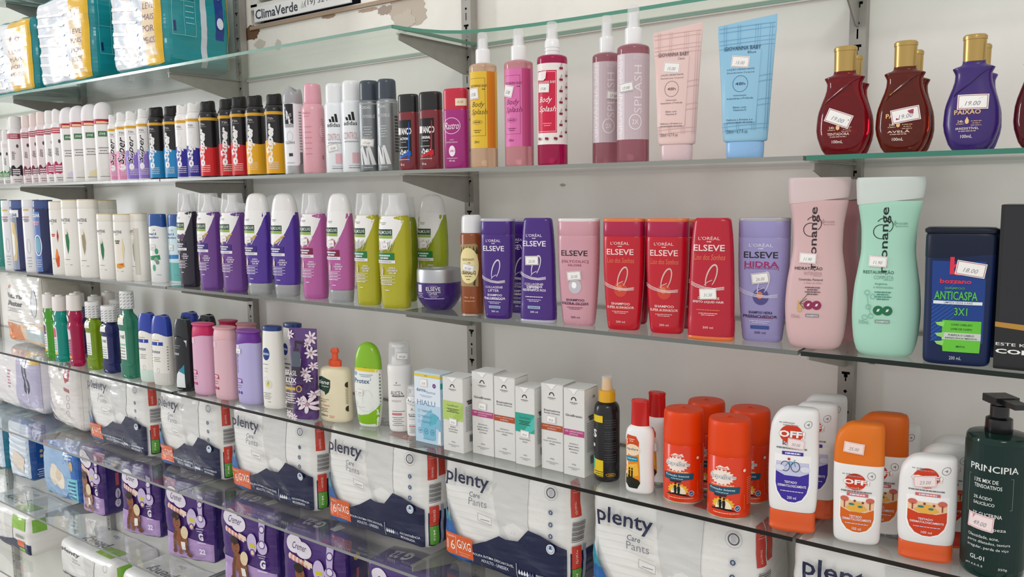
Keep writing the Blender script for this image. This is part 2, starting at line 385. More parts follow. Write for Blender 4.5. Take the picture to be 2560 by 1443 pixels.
def can_stripes(B, col='#eceff3', capc='#e8eaec', txt='#15171b', acc='#e1b6bd', grey=0, tag=0):
    s = B.loft('body', [(0, .94), (.012, 1), (.745, 1), (.765, .97), (.785, .86)], mat(col, 'metal' if grey else 'plastic', .4 if grey else None))
    B.loft('cap', [(.783, .86), (.79, .88), (.80, .88), (.94, .86), (.98, .84), (1, .70)], capc)
    A = Art(B, s)
    if not grey:
        for i in range(3): A.P(txt, [(-.62+i*.28, .565), (-.40+i*.28, .565), (-.52+i*.28+.02, .60+i*.028), (-.72+i*.28, .60+i*.028-.0)])
        A.T(txt, 'adidas', -.28, .535, .045, w=.62); A.T('#c79aa3', 'CONTROL', -.30, .40, .075, w=.66, bold=0)
        A.T('#767a80', 'ANTITRANSPIRANTE', -.25, .335, .016, w=.66); A.R(acc, -.15, .10, .45, .215); A.R('#8a8d93', -.5, .072, .5, .075); A.M('#6b6e75', 0, .05, .5, 1)
    else:
        A.R('#9fa3a6', -1.5, .735, 1.5, .75); A.T('#e3e5e6', 'ADIDAS', -.45, .70, .028, w=.5); A.T('#d8dadb', 'INVISIBLE', -.25, .605, .034, w=.66, bold=0)
        A.M('#c3c6c8', -.3, .49, .4, 5, .028)
        for u in (-1.0, -.35): A.P('#d5d8d9', [(u, .075), (u+.22, .075), (u+.05, .26), (u-.12, .26)]) ; A.P('#dfe1e2', [(u+.38, .075), (u+.78, .075), (u+.25, .28), (u-.0, .28)])
        for i in range(12): A.R('#3a3d41', .95, .58-i*.034, 1.5, .60-i*.034)
        A.M('#d0d3d5', -.3, .045, .4, 1)
    A.done()
    if tag: price(B, s, -.4, .28 if not grey else .32, '17.00', rot=-5 if grey else 12, w=.026 if grey else .02, h=.014, border='#3b3d42')
def can_oval(B, acc='#1b5fb4', sub='ACTION', tag=0):
    s = B.loft('body', [(0, .95), (.01, 1), (.745, 1), (.765, .97)], '#7a262e', n=2.7)
    B.loft('cap', [(.765, .97), (.775, .995), (.97, .985), (.99, .94), (1, .86)], '#1d1b1c', n=2.7)
    A = Art(B, s); A.R('#1b191c', -.82, .18, .62, .66)
    A.T('#f0eeee', 'AVANÇO', -.12, .51, .095, w=.76, bold=.03); A.T('#f0eeee', sub, -.15, .415, .035, w=.44, bold=.03); A.M('#c9c6c6', -.2, .37, .3, 1); A.R('#ddd', -.75, .30, .2, .306)
    A.T('#f4f2f2', '24H', -.08, .235, .06, w=.36, bold=.03); A.L('#f4f2f2', [(-.62, .24), (-.55, .21), (-.4, .28)], .0012)
    A.P(acc, [(.28, .12), (.42, .10), (.40, .18), (.56, .19), (.56, .25), (.42, .25), (.46, .62), (.40, .64), (.28, .25), (-.2, .21), (-.7, .19), (-.7, .15), (.24, .19)])
    A.M('#ddd', -.2, .14, .6, 1); A.T('#f0eeee', '85 mL', -.35, .075, .03, w=.22); A.R('#f0e9e9', -.8, .47, -.5, .56); A.done()
def can_rastro(B):
    s = B.loft('body', [(0, .95), (.01, 1), (.725, 1), (.74, .97)], mat('#a3247a', 'plastic'), n=2.9)
    B.loft('cap', [(.74, .97), (.75, .985), (.965, .975), (.99, .95), (1, .88)], mat('#c4233f', 'plastic'), n=2.9)
    A = Art(B, s); A.O('#f3dbe6', -.12, .535, B.w*.36, B.w*.30, th=.0009); A.T('#fbeef4', 'Rastro', -.12, .535, .085, w=.62, it=.4, bold=.0)
    A.T('#f0cfe0', 'ALÔA' if 0 else 'AÇÃO', -.12, .36, .022, w=.18); A.T('#f0cfe0', 'ANTIBACTERIANA', -.12, .33, .018, w=.5)
    A.E('#f5e6ee', -.1, .22, .006, .009); A.T('#a3247a', '24H', -.1, .222, .028, w=.2); A.M('#efc9dc', -.1, .13, .45, 1); A.T('#f6e3ec', '60 mL', -.1, .10, .026, w=.26); A.done()
    A = Art(B, Surf([(0, B.w*.49, B.d*.49, 2.9, 0), (B.h, B.w*.49, B.d*.49, 2.9, 0)], False), 'price_tag', 'paper', base=.001)
    A.R('#efdcc0', .25, .78, .99, .87); A.T('#a79a86', '8.00', .62, .825, .03, w=.2, it=.3, bold=0); A.done()
def splash(B, liq='#eeb8a0', lab='#e8c23b', lab2=None, frame='#5b4a2a', script='#6a5320', cherry=0, mauve=0, pt=None):
    z0 = .765 if not mauve else .745
    s = B.loft('body', [(0, .95), (.012, 1), (z0-.03, 1), (z0-.012, .97), (z0, .8), (z0+.004, .5)], mat(liq, 'liquid'))
    k = z0
    wm = mat('#f2f2f3', 'plastic')
    B.loft('collar', [(k+.001, .46), (k+.008, .52), (k+.095, .52), (k+.11, .50), (k+.115, .40)] if not cherry else [(k+.001, .50), (k+.02, .50), (k+.022, .46), (k+.03, .46), (k+.032, .50), (k+.045, .50), (k+.047, .46), (k+.055, .46), (k+.057, .5), (k+.10, .48), (k+.12, .38)], wm, smooth=not cherry)
    B.loft('overcap', [(k+.112, .41), (.97, .36), (.992, .34), (1, .28)], mat('#f0f1f3', 'clear'))
    B.loft('nozzle', [(k+.11, .30), (.95, .27), (.955, .2)], wm)
    A = Art(B, s)
    if mauve:
        A.R('#c9b7be', -1.2, .145, 1.4, z0-.06); A.R('#dccfd5', -1.2, .145, -.45, z0-.06)
        A.T('#efe8ec', 'GIOVANNA BABY', -.78, .43, .045, w=.50*B.h/B.w, rot=90, bold=0); A.T('#e6dbe1', 'SPLASH', .38, .46, .050, w=.30*B.h/B.w, rot=90, bold=0); A.T('#ddd0d7', 'BODY', .40, .66, .03, w=.3)
        A.O('#e9dfe4', .22, .255, .0085, .0105, th=.0016); A.T('#f0e8ec', '2X', .22, .255, .03, w=.2)
        if pt: price(B, s, pt[0], pt[1], '17.00', rot=pt[2], w=.021, h=.013, border='#45373f')
    elif cherry:
        A.R('#efe9e6', -1.3, .145, 1.5, z0-.06); A.R('#cf2146', -1.1, .225, -.0+.35, .655); A.O('#f0d6da', 0, 0, .001) if 0 else None
        A.L('#f1cfd3', [(.28, .235), (.28, .645), (-1.1, .645)], .0007); A.L('#f1cfd3', [(.28, .235), (-1.1, .235)], .0007)
        A.T('#f5dfe0', 'GIOVANNA BABY', -.35, .575, .018, w=.66); A.T('#fff', 'Body', -.42, .45, .05, w=.46, it=.35, bold=0); A.T('#fff', 'Splash', -.30, .385, .05, w=.6, it=.35, bold=0)
        A.M('#e9aeb7', -.3, .29, .3, 2, .015)
        for i in range(7):
            for u in (.62, 1.1):
                v = .20+i*.078+(.03 if u > 1 else 0)
                if v < .69:
                    A.E('#8b1f34', u-.05, v, .0016, .002, n=8); A.E('#8b1f34', u+.07, v, .0016, .002, n=8); A.L('#4c3a30', [(u-.05, v+.01), (u+.05, v+.035), (u+.07, v+.01)], .0004)
        for u in (-.9, -.35, .2): A.E('#8b1f34', u, .185, .0017, .0022, n=8); A.E('#8b1f34', u+.1, .183, .0017, .0022, n=8)
        price(B, s, -.55, .535, '17.00', rot=-3, w=.019, h=.013, border='#e9e4e0'); A.P('#efe8e8', [(-.95, .59), (-.5, .585), (-.35, .60), (-.3, .65), (-.9, .645)])
    else:
        A.R(lab, -1.2, .145, 1.3, z0-.06)
        if lab2: A.R(lab2, .25, .145, .95, z0-.06)
        A.L(frame, [(-1.1, .655), (.12, .655), (.12, .235), (-1.1, .235)], .0005); A.T(frame, 'GIOVANNA BABY', -.38, .60, .02, w=.66); A.M(frame, -.0, .575, .1, 1)
        A.T(script, 'Body', -.42, .46, .05, w=.5, it=.35, bold=0); A.T(script, 'Splash', -.36, .405, .05, w=.62, it=.35, bold=0)
        A.O(frame, -.5, .335, .009, .003, th=.0004); A.M(frame, -.5, .335, .25, 1); A.M(frame, -.5, .275, .3, 2, .014); A.T(frame, '200ml', -.55, .19, .018, w=.2, bold=0)
        if pt: price(B, s, pt[0], pt[1], '17.00', rot=pt[2], w=.018, h=.018 if pt[2] else .022, border='#caa3c4')
    A.done()
def tube(B, col='#e8c9c4', capc='#dfc3c6', line='#d6b3b2', ink='#6d5a5c', sub='Classic', pt='15.00'):
    s = B.loft('body', [(.125, .72, .95), (.135, .76, 1), (.16, .77, 1), (.5, .86, .78), (.8, .95, .42), (.95, 1, .12), (1, 1, .06)], mat(col, 'satin'), n=2.2, rnd=False, topfn=lambda x, y, z: .028*x*max(0, (z-.5)*2))
    B.loft('cap', [(0, .60, .80), (.012, .64, .86), (.11, .66, .9), (.124, .64, .88)], mat(capc, 'plastic'), n=2.3, rnd=False)
    A = Art(B, s)
    for i, u in enumerate((-.78, -.70, -.30, -.22, .30, .38, .46, .78, .86)): A.L(line, [(u*.86, .2), (u, .97)], .0006)
    for v in (.2, .23, .80, .83, .86, .92, .95): A.L(line, [(-.76-.2*v, v), (.76+.2*v, v+.02)], .0006)
    for v in (.38, .42, .55, .59): A.L(line, [(.42, v), (.84+.05*v, v+.015)], .0006)
    A.P(col, [(-.74, .26), (.38, .26), (.5, .78), (-.86, .78)])
    A.T(ink, 'GIOVANNA BABY', -.12, .80, .028, w=.62); A.T(ink, sub, .2, .765, .018, w=.14)
    A.T(ink, 'LOÇÃO HIDRATANTE', -.16, .645, .018, w=.46); A.T(ink, 'Desodorante Corporal', -.16, .62, .015, w=.46, bold=0)
    A.O(ink, -.16, .54, .0095, .0105, th=.0005); A.T(ink, '48h', -.16, .54, .022, w=.17)
    for v, t2 in ((.455, 'Hidratação'), (.435, 'Instantânea e Profunda'), (.37, 'Efeito com'), (.35, 'Vitamina E'), (.28, 'Melhora a firmeza e a'), (.26, 'elasticidade da pele')): A.T(ink, t2, -.16, v, .013, w=min(.44, .022*len(t2)), bold=0)
    A.T(ink, '200ml • 6.7 fl oz', -.25, .195, .025, w=.38, bold=0); A.done()
    price(B, s, -.18, .70, pt, rot=-7, w=.0225, h=.0145, border='#b08f93')
def vase(B, col='#8d0f1c', ink='#e6bf86', name='PAIXÃO', var='TENTADORA', drop='#eec487', pt=('19.00', -.1, .335, -22), liquid=True):
    m = mat(col, 'liquid') if liquid else mat(col, 'plastic')
    s = B.loft('body', [(0, .56, .7), (.012, .66, .78), (.10, .86, .95), (.23, 1, 1), (.36, .97, .97), (.50, .80, .86), (.60, .66, .76), (.66, .64, .72), (.70, .72, .74), (.715, .74, .74), (.725, .66, .68), (.735, .50, .6), (.75, .42, .55), (.78, .40, .55)], m, n=2.1, rnd=False)
    B.loft('cap', [(.765, .38, .56), (.77, .40, .6), (.955, .41, .61), (.957, .43, .64), (.985, .43, .64), (1, .36, .55)], mat('#b79a5e', 'metal', .3), smooth=False)
    # the folded petal that runs round the shoulder
    V = []; Fc = []; n = 26
    for i in range(n):
        t = i/(n-1); X = (-.62+1.25*t)*B.w/2; z = (.475+.225*t**.8)*B.h; r = .0022*(1-.6*abs(2*t-1))
        X = max(-.98*s.at(z)[0], min(.98*s.at(z)[0], X))
        p = Vector(s(X*1.0, z, .0)); q = Vector(s(X, z, r*1.5))-p; q = q.normalized() if q.length > 0 else Vector((0, -1, 0))
        for k in range(6):
            a = 2*PI*k/6; V.append(tuple(p+q*(r*math.cos(a)+.0004)+Vector((0, 0, 1))*r*math.sin(a)))
    for i in range(n-1):
        for k in range(6): Fc.append((i*6+k, i*6+(k+1) % 6, (i+1)*6+(k+1) % 6, (i+1)*6+k))
    mk('petal_fold', V, Fc, m, None, B.root)
    A = Art(B, s); A.T(ink, name, -.12, .335, .05, w=.46, bold=.02); A.T('#e9d6c0', '24h', -.35, .25, .022, w=.1); A.M('#c9a58a', -.35, .228, .14, 1); A.M('#c9a58a', .2, .25, .18, 3, .018)
    A.P(drop, [(-.12, .29), (-.05, .255), (-.06, .235), (-.12, .225), (-.18, .235), (-.19, .255)]); A.T('#efe2d8', var, -.1, .19, .024, w=.40); A.M('#d9b9a4', -.1, .165, .3, 1); A.T('#f3e9e2', '100mL', -.12, .12, .028, w=.2); A.done()
    if pt: price(B, s, pt[1], pt[2], pt[0], rot=pt[3], w=.030, h=.0165, border='#a5435c')
def flat_bottle(B, col='#efece6', capc='#ece7dd', capz=.88, n=2.8, top='#d9c48f', art=None, shoulder=.97, base=.93):
    s = B.loft('body', [(0, base), (.012, 1), (.3, 1), (.7, .99), (capz-.01, shoulder), (capz, shoulder-.02)], col, n=n)
    B.loft('cap', [(capz, shoulder-.03), (capz+.006, shoulder), (.985, shoulder-.02), (.99, shoulder-.03)], capc, n=n)
    B.loft('lid', [(.988, shoulder-.02), (.993, shoulder-.005), (1, shoulder-.06)], mat(top, 'plastic'), n=n)
    if art:
        A = Art(B, s); art(A); A.done()
    return s
def pantene(A, col='#3b7a4f', fruit=None, small=0):
    A.T('#3a3a3c', 'PANTENE', -.32, .735, .042, w=.60); A.M('#9a988f', -.4, .695, .2, 1)
    if fruit:
        A.P(col, [(.05, .36), (.32, .24), (.26, .12), (.0, .10), (-.2, .2)]); A.P('#f08a3a', [(.0, .36), (.25, .27), (-.05, .22), (-.2, .24)]); A.P('#c63328', [(.25, .62), (.4, .53), (.25, .44), (.15, .52)])
        A.M('#d0503a', -.3, .55, .25, 2, .02, .8)
    else:
        A.P(col, [(-.25, .62), (-.05, .56), (.05, .46), (-.02, .36), (-.18, .29), (-.33, .40), (-.38, .52)]); A.R('#e9e4d8', -.5, .55, -.15, .62)
    A.M('#8d8b84', -.3, .22, .3, 1); A.M('#8d8b84', -.5, .155, .05, 1); A.M('#8d8b84', .1, .15, .14, 1)
def pantene_y(A):
    pantene(A, '#e2b13c'); A.P('#efe9dc', [(-.7, .64), (.35, .64), (.35, .24), (-.7, .24)]); A.M('#3d3d3d', -.3, .60, .3, 2, .03, .8); A.P('#e8d9a9', [(.3, .62), (.5, .5), (.3, .3), (.2, .45)]); A.P('#e3a02f', [(-.55, .26), (.3, .28), (.4, .22), (-.2, .19), (-.55, .2)]); A.P('#c9452f', [(-.4, .25), (.3, .26), (.2, .24)])
def pantene_b(A): pantene(A, '#a5ad9a'); A.P('#cfcabd', [(-.1, .78), (.55, .78), (.6, .1), (-.1, .1)])
def clear_w(A): A.M('#c3a1ab', -.3, .76, .5, 2, .03, .8); A.M('#e0c060', -.2, .86, .4, 1, .03, .9); A.M('#8d8d95', -.2, .72, .4, 2, .02, .7); A.O('#c9ccd3', -.1, .36, .006, .02, th=.0015); A.M('#b9bac2', -.1, .2, .3, 4, .04)
def clear_n(A):
    A.R('#5f7cb8', -.95, .02, .1, .84); A.T('#e9eef8', 'CLEAR', -.35, .79, .045, w=.5, bold=.03); A.M('#d8a0b4', -.4, .70, .4, 2, .03, .8); A.O('#e9f0fa', -.3, .38, .012, .028, th=.003); A.E('#7fb1c9', -.3, .38, .009, .022); A.M('#c8d3ea', -.3, .18, .3, 4, .03)
def clear_g(A):
    A.R('#8f98ad', -.95, .02, .05, .84); A.R('#eceff4', -.95, .76, .3, .86); A.T('#39416a', 'CLEAR', -.35, .79, .045, w=.5, bold=.03); A.P('#d8c38c', [(-.7, .7), (-.2, .68), (.0, .4), (-.2, .15), (-.6, .14)]); A.P('#f3f0e8', [(-.6, .55), (-.3, .5), (-.35, .25), (-.6, .2)])
def hs(B, body='#eef0f0', capc='#24549c', foot=None, pt=1):
    s = B.loft('body', [(0, .9), (.015, 1), (.3, 1), (.78, .99), (.86, .93), (.875, .8)], body, n=2.6)
    B.loft('cap', [(.80, .955, .96), (.82, .98), (.9, .97), (.99, .92), (1, .85)], capc, n=2.6, topfn=lambda x, y, z: .03*math.cos(2.4*x)*max(0, min(1, (.86-z)/.05)))
    A = Art(B, s)
    if foot: A.R(foot, -1, .03, 1, .38); A.R('#cfe6ee', -1, .30, 1, .80); A.P('#2a7fc0', [(-1, .35), (.9, .36), (.9, .42), (-1, .41)])
    A.T('#3d5f96', 'head &', -.25, .715, .038, w=.5, it=.2, bold=.02); A.T('#3d5f96', 'shoulders', -.2, .665, .034, w=.66, it=.2, bold=.02); A.T('#44566d', 'pro', .0, .765, .02, w=.15)
    if not foot:
        A.P('#2f8f60', [(-.75, .39), (.5, .41), (.55, .34), (-.7, .33)]); A.E('#3fa06a', .15, .46, .005, .007); A.E('#8fa79a', .05, .34, .006); A.E('#7b9488', .2, .30, .005); A.E('#5fae86', -.25, .22, .004, .008)
    A.M('#7f8c97', .3, .12, .25, 1); A.done()
    price(B, s, -.3, .52, '21.00', rot=0, w=.016, h=.014, border='#7d8794')
def palm(B, col='#7c4a9e', lab='#3b2a78', cond=0, ing='wheat', tag=1, txtc='#efe6f4', dark='#20402f', back=0):
    W = '#f0efee'
    if cond:
        s = B.loft('body', [(.115, .86), (.13, .88), (.3, .95), (.5, 1), (.68, .97), (.84, .86), (.93, .74), (.97, .62), (.992, .45), (1, .2)], col, n=2.5)
        B.loft('dome', [(.815, .885), (.84, .866), (.93, .747), (.97, .628), (.992, .46), (1.001, .2)], '#eceae9' if not back else '#b9bab8', n=2.5)
        B.loft('cap', [(0, .76), (.01, .80), (.06, .83), (.108, .86), (.113, .84)], '#9c9da0', n=2.5); B.loft('thumb_ledge', [(.0005, .6, .75), (.03, .62, 1.02), (.045, .5, .9)], '#c4c5c7', n=2.3) if 0 else None
    else:
        s = B.loft('body', [(0, .80), (.012, .86), (.2, .93), (.42, 1), (.66, .985), (.78, .90), (.808, .80)], col, n=2.5)
        B.loft('inner_cap', [(.80, .62), (.83, .60), (.90, .34), (.985, .33)], mat('#e4e4e4', 'plastic'), n=2.3); B.loft('cap', [(.805, .90), (.815, .905), (.96, .78), (.99, .76), (1, .72)], mat('#e8e8e9', 'clear'), n=2.5)
    A = Art(B, s); e = 1.02
    tp = [(.97, .99), (-.97, .99)] if cond else [(.97, .805), (-.97, .805)]
    up = .835 if cond else .806
    A.P(W, [(-e, up), (-e, .52), (-.6, .50), (-.2, .52), (.12, .56), (.42, .62), (.66, .69), (.80, .76), (.98, up) if cond else (.80, up), (.9, up) if cond else (.80, up)])
    A.P('#d6dac6' if ing != 'dark' else '#efe7d6', [(-.18, .50), (-.1, .50), (.3, .58), (.24, .58)])
    A.M('#3c3c40', -.42, .745, .2, 2, .012); A.T('#55555a', 'novo', -.42, .765, .012, w=.15) if 0 else None
    A.R(dark, -.92, .635, .18, .69); A.T('#dfe7dc', 'PALMOLIVE', -.37, .663, .03, w=.50); A.R('#8fb04a', -.85, .610, .18, .633)
    if ing == 'wheat':
        for i in range(9): A.E('#c9963f' if i % 2 else '#dcb469', -.45+.09*i, .515+.009*i, .0042, .0017, rot=.9-.1*i, n=8)
    elif ing == 'onion': A.E('#b2557f', -.25, .545, .0075, .0085); A.E('#d18aae', -.32, .55, .004, .006)
    elif ing == 'plum': A.E('#4a2c4f', -.5, .54, .006); A.E('#573560', -.2, .535, .006); A.E('#6b4a74', .0, .55, .005)
    else:
        for i in range(11): A.L('#3f4a2c' if i % 2 else '#7b8552', [(-.9+i*.1, .49), (-1.0+i*.13, .57+.01*(i % 3))], .0008)
    A.R(lab, -.95, .425, .28, .485); A.M('#e7e2ef', -.4, .462, .4, 2, .022, .6); A.R('#e6e4e8', -.95, .395, .34, .422); A.M('#8e8a94', -.35, .408, .45, 1)
    for i, t2 in enumerate(('KERA', 'CERAMIDE', 'SERUM')): A.T(txtc, t2, .12, .355-.022*i, .016, w=.13*len(t2)/4+.08, it=.2, bold=.01)
    A.P('#c9b3a0', [(-.6, .37), (-.45, .34), (-.5, .29), (-.7, .30)]); A.L(txtc, [(-.5, .37), (-.55, .29)], .0006)
    for i in range(3): A.R(txtc, -.8, .285-.03*i, .3, .2885-.03*i); A.M(txtc, -.3, .272-.03*i, .4, 1, .012, .6, seed=i)
    A.M(txtc, -.25, .16, .15, 1); A.T('#dddbe0', 'O', .93, .60, .014) if 0 else None; A.done()
    if tag: price(B, s, -.35, .545, '16.00', rot=2, w=.015, h=.013, border='#b0868f')
def jar(B):
    s = B.loft('body', [(0, .52), (.02, .58), (.12, .76), (.25, .92), (.36, .985), (.45, 1), (.64, 1), (.655, .97)], mat('#3b1f6e', 'plastic'))
    B.loft('lid', [(.655, .97), (.665, .985), (.93, .975), (.965, .95), (.975, .88), (.978, .5), (.985, .35), (1, .33)], mat('#b7b9bd', 'metal', .4), smooth=False)
    A = Art(B, s); A.T('#b9a3d6', "L'ORÉAL", -.15, .60, .04, w=.22, bold=0); A.T('#f1ecf6', 'ELSEVE', -.15, .53, .085, w=.33); A.T('#e3d8ef', 'COLLAGEN®', -.12, .455, .04, w=.31); A.T('#e3d8ef', 'LIFTER', -.15, .41, .04, w=.19)
    A.M('#cdbfe2', -.12, .365, .22, 2, .03); A.R('#a99bd0', -.62, .29, .35, .315); A.R('#dcd4e6', -.98, .45, -.72, .62); A.M('#cdbfe2', -.85, .41, .2, 3, .04); A.done()
def spray_brown(B):
    s = B.loft('body', [(0, .92), (.02, .98), (.03, .96), (.04, 1), (.79, 1), (.82, .93), (.83, .8)], '#8e4a24')
    B.loft('cap', [(.80, .86), (.806, .88), (.94, .86), (.985, .80), (1, .62)], '#e6e6e8')
    B.loft('base_rim', [(.0, .96), (.006, 1.02), (.018, 1.02), (.024, .98)], mat('#b9ada3', 'metal'))
    A = Art(B, s); A.P('#a68d60', [(-1.3, .30), (.6, .30), (.6, .70), (.4, .72), (-1.3, .71)])
    for i in range(6): A.P('#3f4a2b', [(-1.2+i*.3, .60+.02*(i % 2)), (-1.0+i*.3, .70), (-.85+i*.3, .62)])
    for i in range(5): A.P('#3f3a22', [(.1+.06*i, .32+.02*i), (.3, .30+.03*i), (.35, .38+.02*i)])
    A.E('#ecdca0', -.3, .505, .0185, .030, n=30); A.T('#4b3a24', 'DESODORANTE', -.32, .565, .022, w=.56); A.T('#4b3a24', 'mel', -.2, .535, .015, w=.12); A.T('#33281a', 'GRANADO', -.3, .435, .036, w=.66, bold=.02); A.M('#6b5a3a', -.3, .40, .3, 1); A.M('#6b5a3a', -.3, .37, .15, 1)
    A.T('#e9b98f', '100ml - 65,4g', -.25, .19, .02, w=.45); A.M('#e0a980', -.25, .155, .5, 1); A.done(); price(B, s, -.3, .485, '41.00', rot=-12, w=.021, h=.012, border='#6b4f6d')
def elseve(B, col='#44207c', cond=0, ink='#efe9f5', ink2=None, strip='#c9c3d6', name2=('COLLAGEN®', 'LIFTER'), mid=None, low=('SHAMPOO', 'ENCORPADOR'), rim='#b9b7c4', kind='plastic', capcol=None, loop='#d9d5e2', tagp=None, foot=None, orb=None):
    ink2 = ink2 or ink; capcol = capcol or col
    if cond:
        s = B.loft('body', [(.032, .99), (.06, 1), (.16, 1), (.17, .99), (.35, .965), (.6, .93), (.85, .86), (.955, .80), (.985, .77), (1, .68)], mat(col, kind), n=2.9)
        B.loft('cap', [(0, .96), (.008, 1), (.03, 1), (.033, .985)], mat(rim, 'plastic', .25), n=2.9); B.loft('cap_rim', [(.033, 1.002), (.155, 1.002), (.157, .995)], mat(capcol, kind), n=2.9) if 0 else None
    else:
        s = B.loft('body', [(0, .70), (.01, .76), (.06, .80), (.2, .87), (.4, .94), (.62, .99), (.8, 1), (.838, 1), (.842, .985)], mat(col, kind), n=2.9)
        B.loft('cap', [(.842, .985), (.846, 1), (.97, 1), (.972, .99)], mat(capcol, 'plastic'), n=2.9)
        B.loft('cap_top', [(.972, .985), (.975, 1.0), (.993, 1.0), (1, .97)], mat(rim, 'plastic', .25), n=2.9)
    A = Art(B, s); y = .04 if cond else -.015
    A.T(ink if (not name2[0].startswith('[')) else ink, "L'ORÉAL", -.05, .80+y, .032, w=.46, bold=0) if low[1] != 'EXTRA GLOSS' else None
    if low[1] != 'EXTRA GLOSS': A.M(ink, -.05, .77+y, .1, 1)
    ey = .72+y if low[1] != 'EXTRA GLOSS' else .68
    A.T(ink if low[1] not in ('EXTRA GLOSS', 'PREENCHEDOR') else '#2c2430', 'ELSEVE', -.05, ey, .052, w=.66, bold=.012)
    if mid: A.T(mid[1], mid[0], -.02, .645+y, .046, w=.66, it=.2 if mid[0][0] == 'L' else 0, bold=.005 if mid[0][0] == 'L' else .02)
    if name2[0].startswith('[') or mid and mid[0] == 'HIDRA': A.T(ink2, name2[0], -.02, .60, .03, w=.66); A.T(ink2, name2[1], -.02, .568, .02, w=.34) if name2[1] else None
    if orb: A.E(orb, -.02, .37, .0105, .0115); A.E('#ffffff' if orb.startswith('#c') else '#d97b4e', -.06, .38, .004, .005)
    v0 = .51 if not mid else .49
    if low[1] not in ('EXTRA GLOSS',):
        A.O(loop, .08, v0+y, .0062, .0165, th=.0026, rot=-.32, a0=-40, a1=245, taper=.55); A.L(loop, [(-.22, .415+y), (-.1, .44+y), (.12, .46+y)], .001)
        for i in range(3): A.L(ink, [(-.95, .455-.012*i+y), (-.6, .425-.012*i+y), (-.2, .40-.009*i+y), (.2, .393-.008*i+y), (.62, .405-.010*i+y)], .0008)
    if (not name2[0].startswith('[')) and name2[0]: A.T(ink, name2[0], -.05, .335+y, .024, w=.54); A.T(ink, name2[1], -.08, .30+y, .024, w=.34)
    A.T(ink if low[1] not in ('EXTRA GLOSS', 'PREENCHEDOR') else '#3c2f52', low[0], -.02, .275+y*2-.005, .022, w=.46, bold=.02); A.T(ink if low[1] not in ('EXTRA GLOSS', 'PREENCHEDOR') else '#3c2f52', low[1], -.04, .243+y*2-.005, .022, w=.66, bold=.02)
    A.M(ink2, -.04, .213+y, .5, 1); A.M(ink, -.04, .185+y, .4, 2, .014)
    if strip: A.R(strip, -.4, .115+y*.6, .32, .142+y*.6); A.M('#4a5f94', -.04, .128+y*.6, .3, 1)
    A.T(ink if low[1] not in ('EXTRA GLOSS', 'PREENCHEDOR') else '#3c2f52', '200 ml', -.03, .085+y*.6, .018, w=.22); A.done()
    if tagp: price(B, s, tagp[0], tagp[1], tagp[3] if len(tagp) > 3 else '25.00', rot=tagp[2], w=.023, h=.0145, border=tagp[4] if len(tagp) > 4 else '#5d4a66')
def hourglass(B, col='#d6b3b4', capc='#d8c4c4', ink='#3a2e33', t1='HIDRATAÇÃO', t2='INTENSIVA', icon='#8f2f55', g='#b98f96', full=1):
    s = B.loft('body', [(0, .66), (.01, .76), (.03, .84), (.10, .94), (.25, 1), (.38, .96), (.50, .86), (.60, .79), (.70, .80), (.80, .87), (.865, .93), (.87, .92)], mat(col, 'satin', .4), n=2.5)
    B.loft('cap', [(.855, .94), (.865, .955), (.93, .985), (.97, 1), (.985, 1), (1, .96)], mat(capc, 'satin', .42), n=2.5, topfn=lambda x, y, z: (.02*x+.012)*max(0, min(1, (.95-z)/.08)))
    A = Art(B, s)
    if full:
        A.T(ink, 'monange', -.06, .655, .042, w=1.02, rot=90, bold=.012)
        A.O(ink, -.22, .70, .0085, th=.0009, a0=60, a1=300); A.O(ink, -.12, .735, .009, th=.0009, a0=-60, a1=150)
        A.T(g, 'PODER', .36, .745, .011, w=.17); A.T(g, 'BIOATIVO', .36, .73, .008, w=.17); A.P(g, [(.17, .765), (.21, .745), (.17, .732), (.13, .745)])
        A.T(ink if t1[0] == 'H' else '#3f6f60', t1, -.25, .475, .026, w=.44, bold=.012); A.T(g, t2, -.10, .447, .02, w=.28, bold=0); A.R(g, -.1, .432, .17, .434)
        A.T(ink if t1[0] == 'H' else '#4f8f7c', 'Ceramidas, Pantenol' if t1[0] == 'H' else 'Arginina', -.17, .41, .014, w=.38 if t1[0] == 'H' else .18); A.T(g, 'e Óleo de Oliva' if t1[0] == 'H' else 'e Aminoácidos', -.1, .393, .013, w=.28)
        A.M('#6f5560' if t1[0] == 'H' else '#4f8f7c', -.1, .365, .24, 4, .013, .5)
        for u in (-.22, .04): A.E(icon, u, .262, .0058); A.P('#eadfe2', [(u-.05, .255), (u+.02, .257), (u+.05, .272), (u-.02, .27)])
        A.R('#8b868b' if t1[0] == 'H' else '#7d9a90', -.3, .192, .12, .21); A.T('#efe9ea', 'SHAMPOO', -.09, .2, .01, w=.18); A.T(g, '325mL', -.62, .193, .02, w=.15, bold=0)
        if t1[0] == 'H': A.P('#cfa86c', [(-.55, .29), (-.42, .25), (-.45, .22), (-.55, .22)]); [A.L('#6b5840', [(-.5, .27), (-.35+.04*i, .24+.03*i)], .0007) for i in range(4)]
        else: [A.O('#7fb5a2', u, v, .0028, th=.0007) for u, v in ((-.55, .36), (-.38, .34), (-.5, .28), (-.42, .23), (-.6, .22))]; A.L('#7fb5a2', [(-.55, .35), (-.5, .29), (-.42, .235)], .0006)
    A.done()
    if full: price(B, s, -.28, .535, '11.90', rot=-3, w=.020, h=.013, border='#dba3ad')
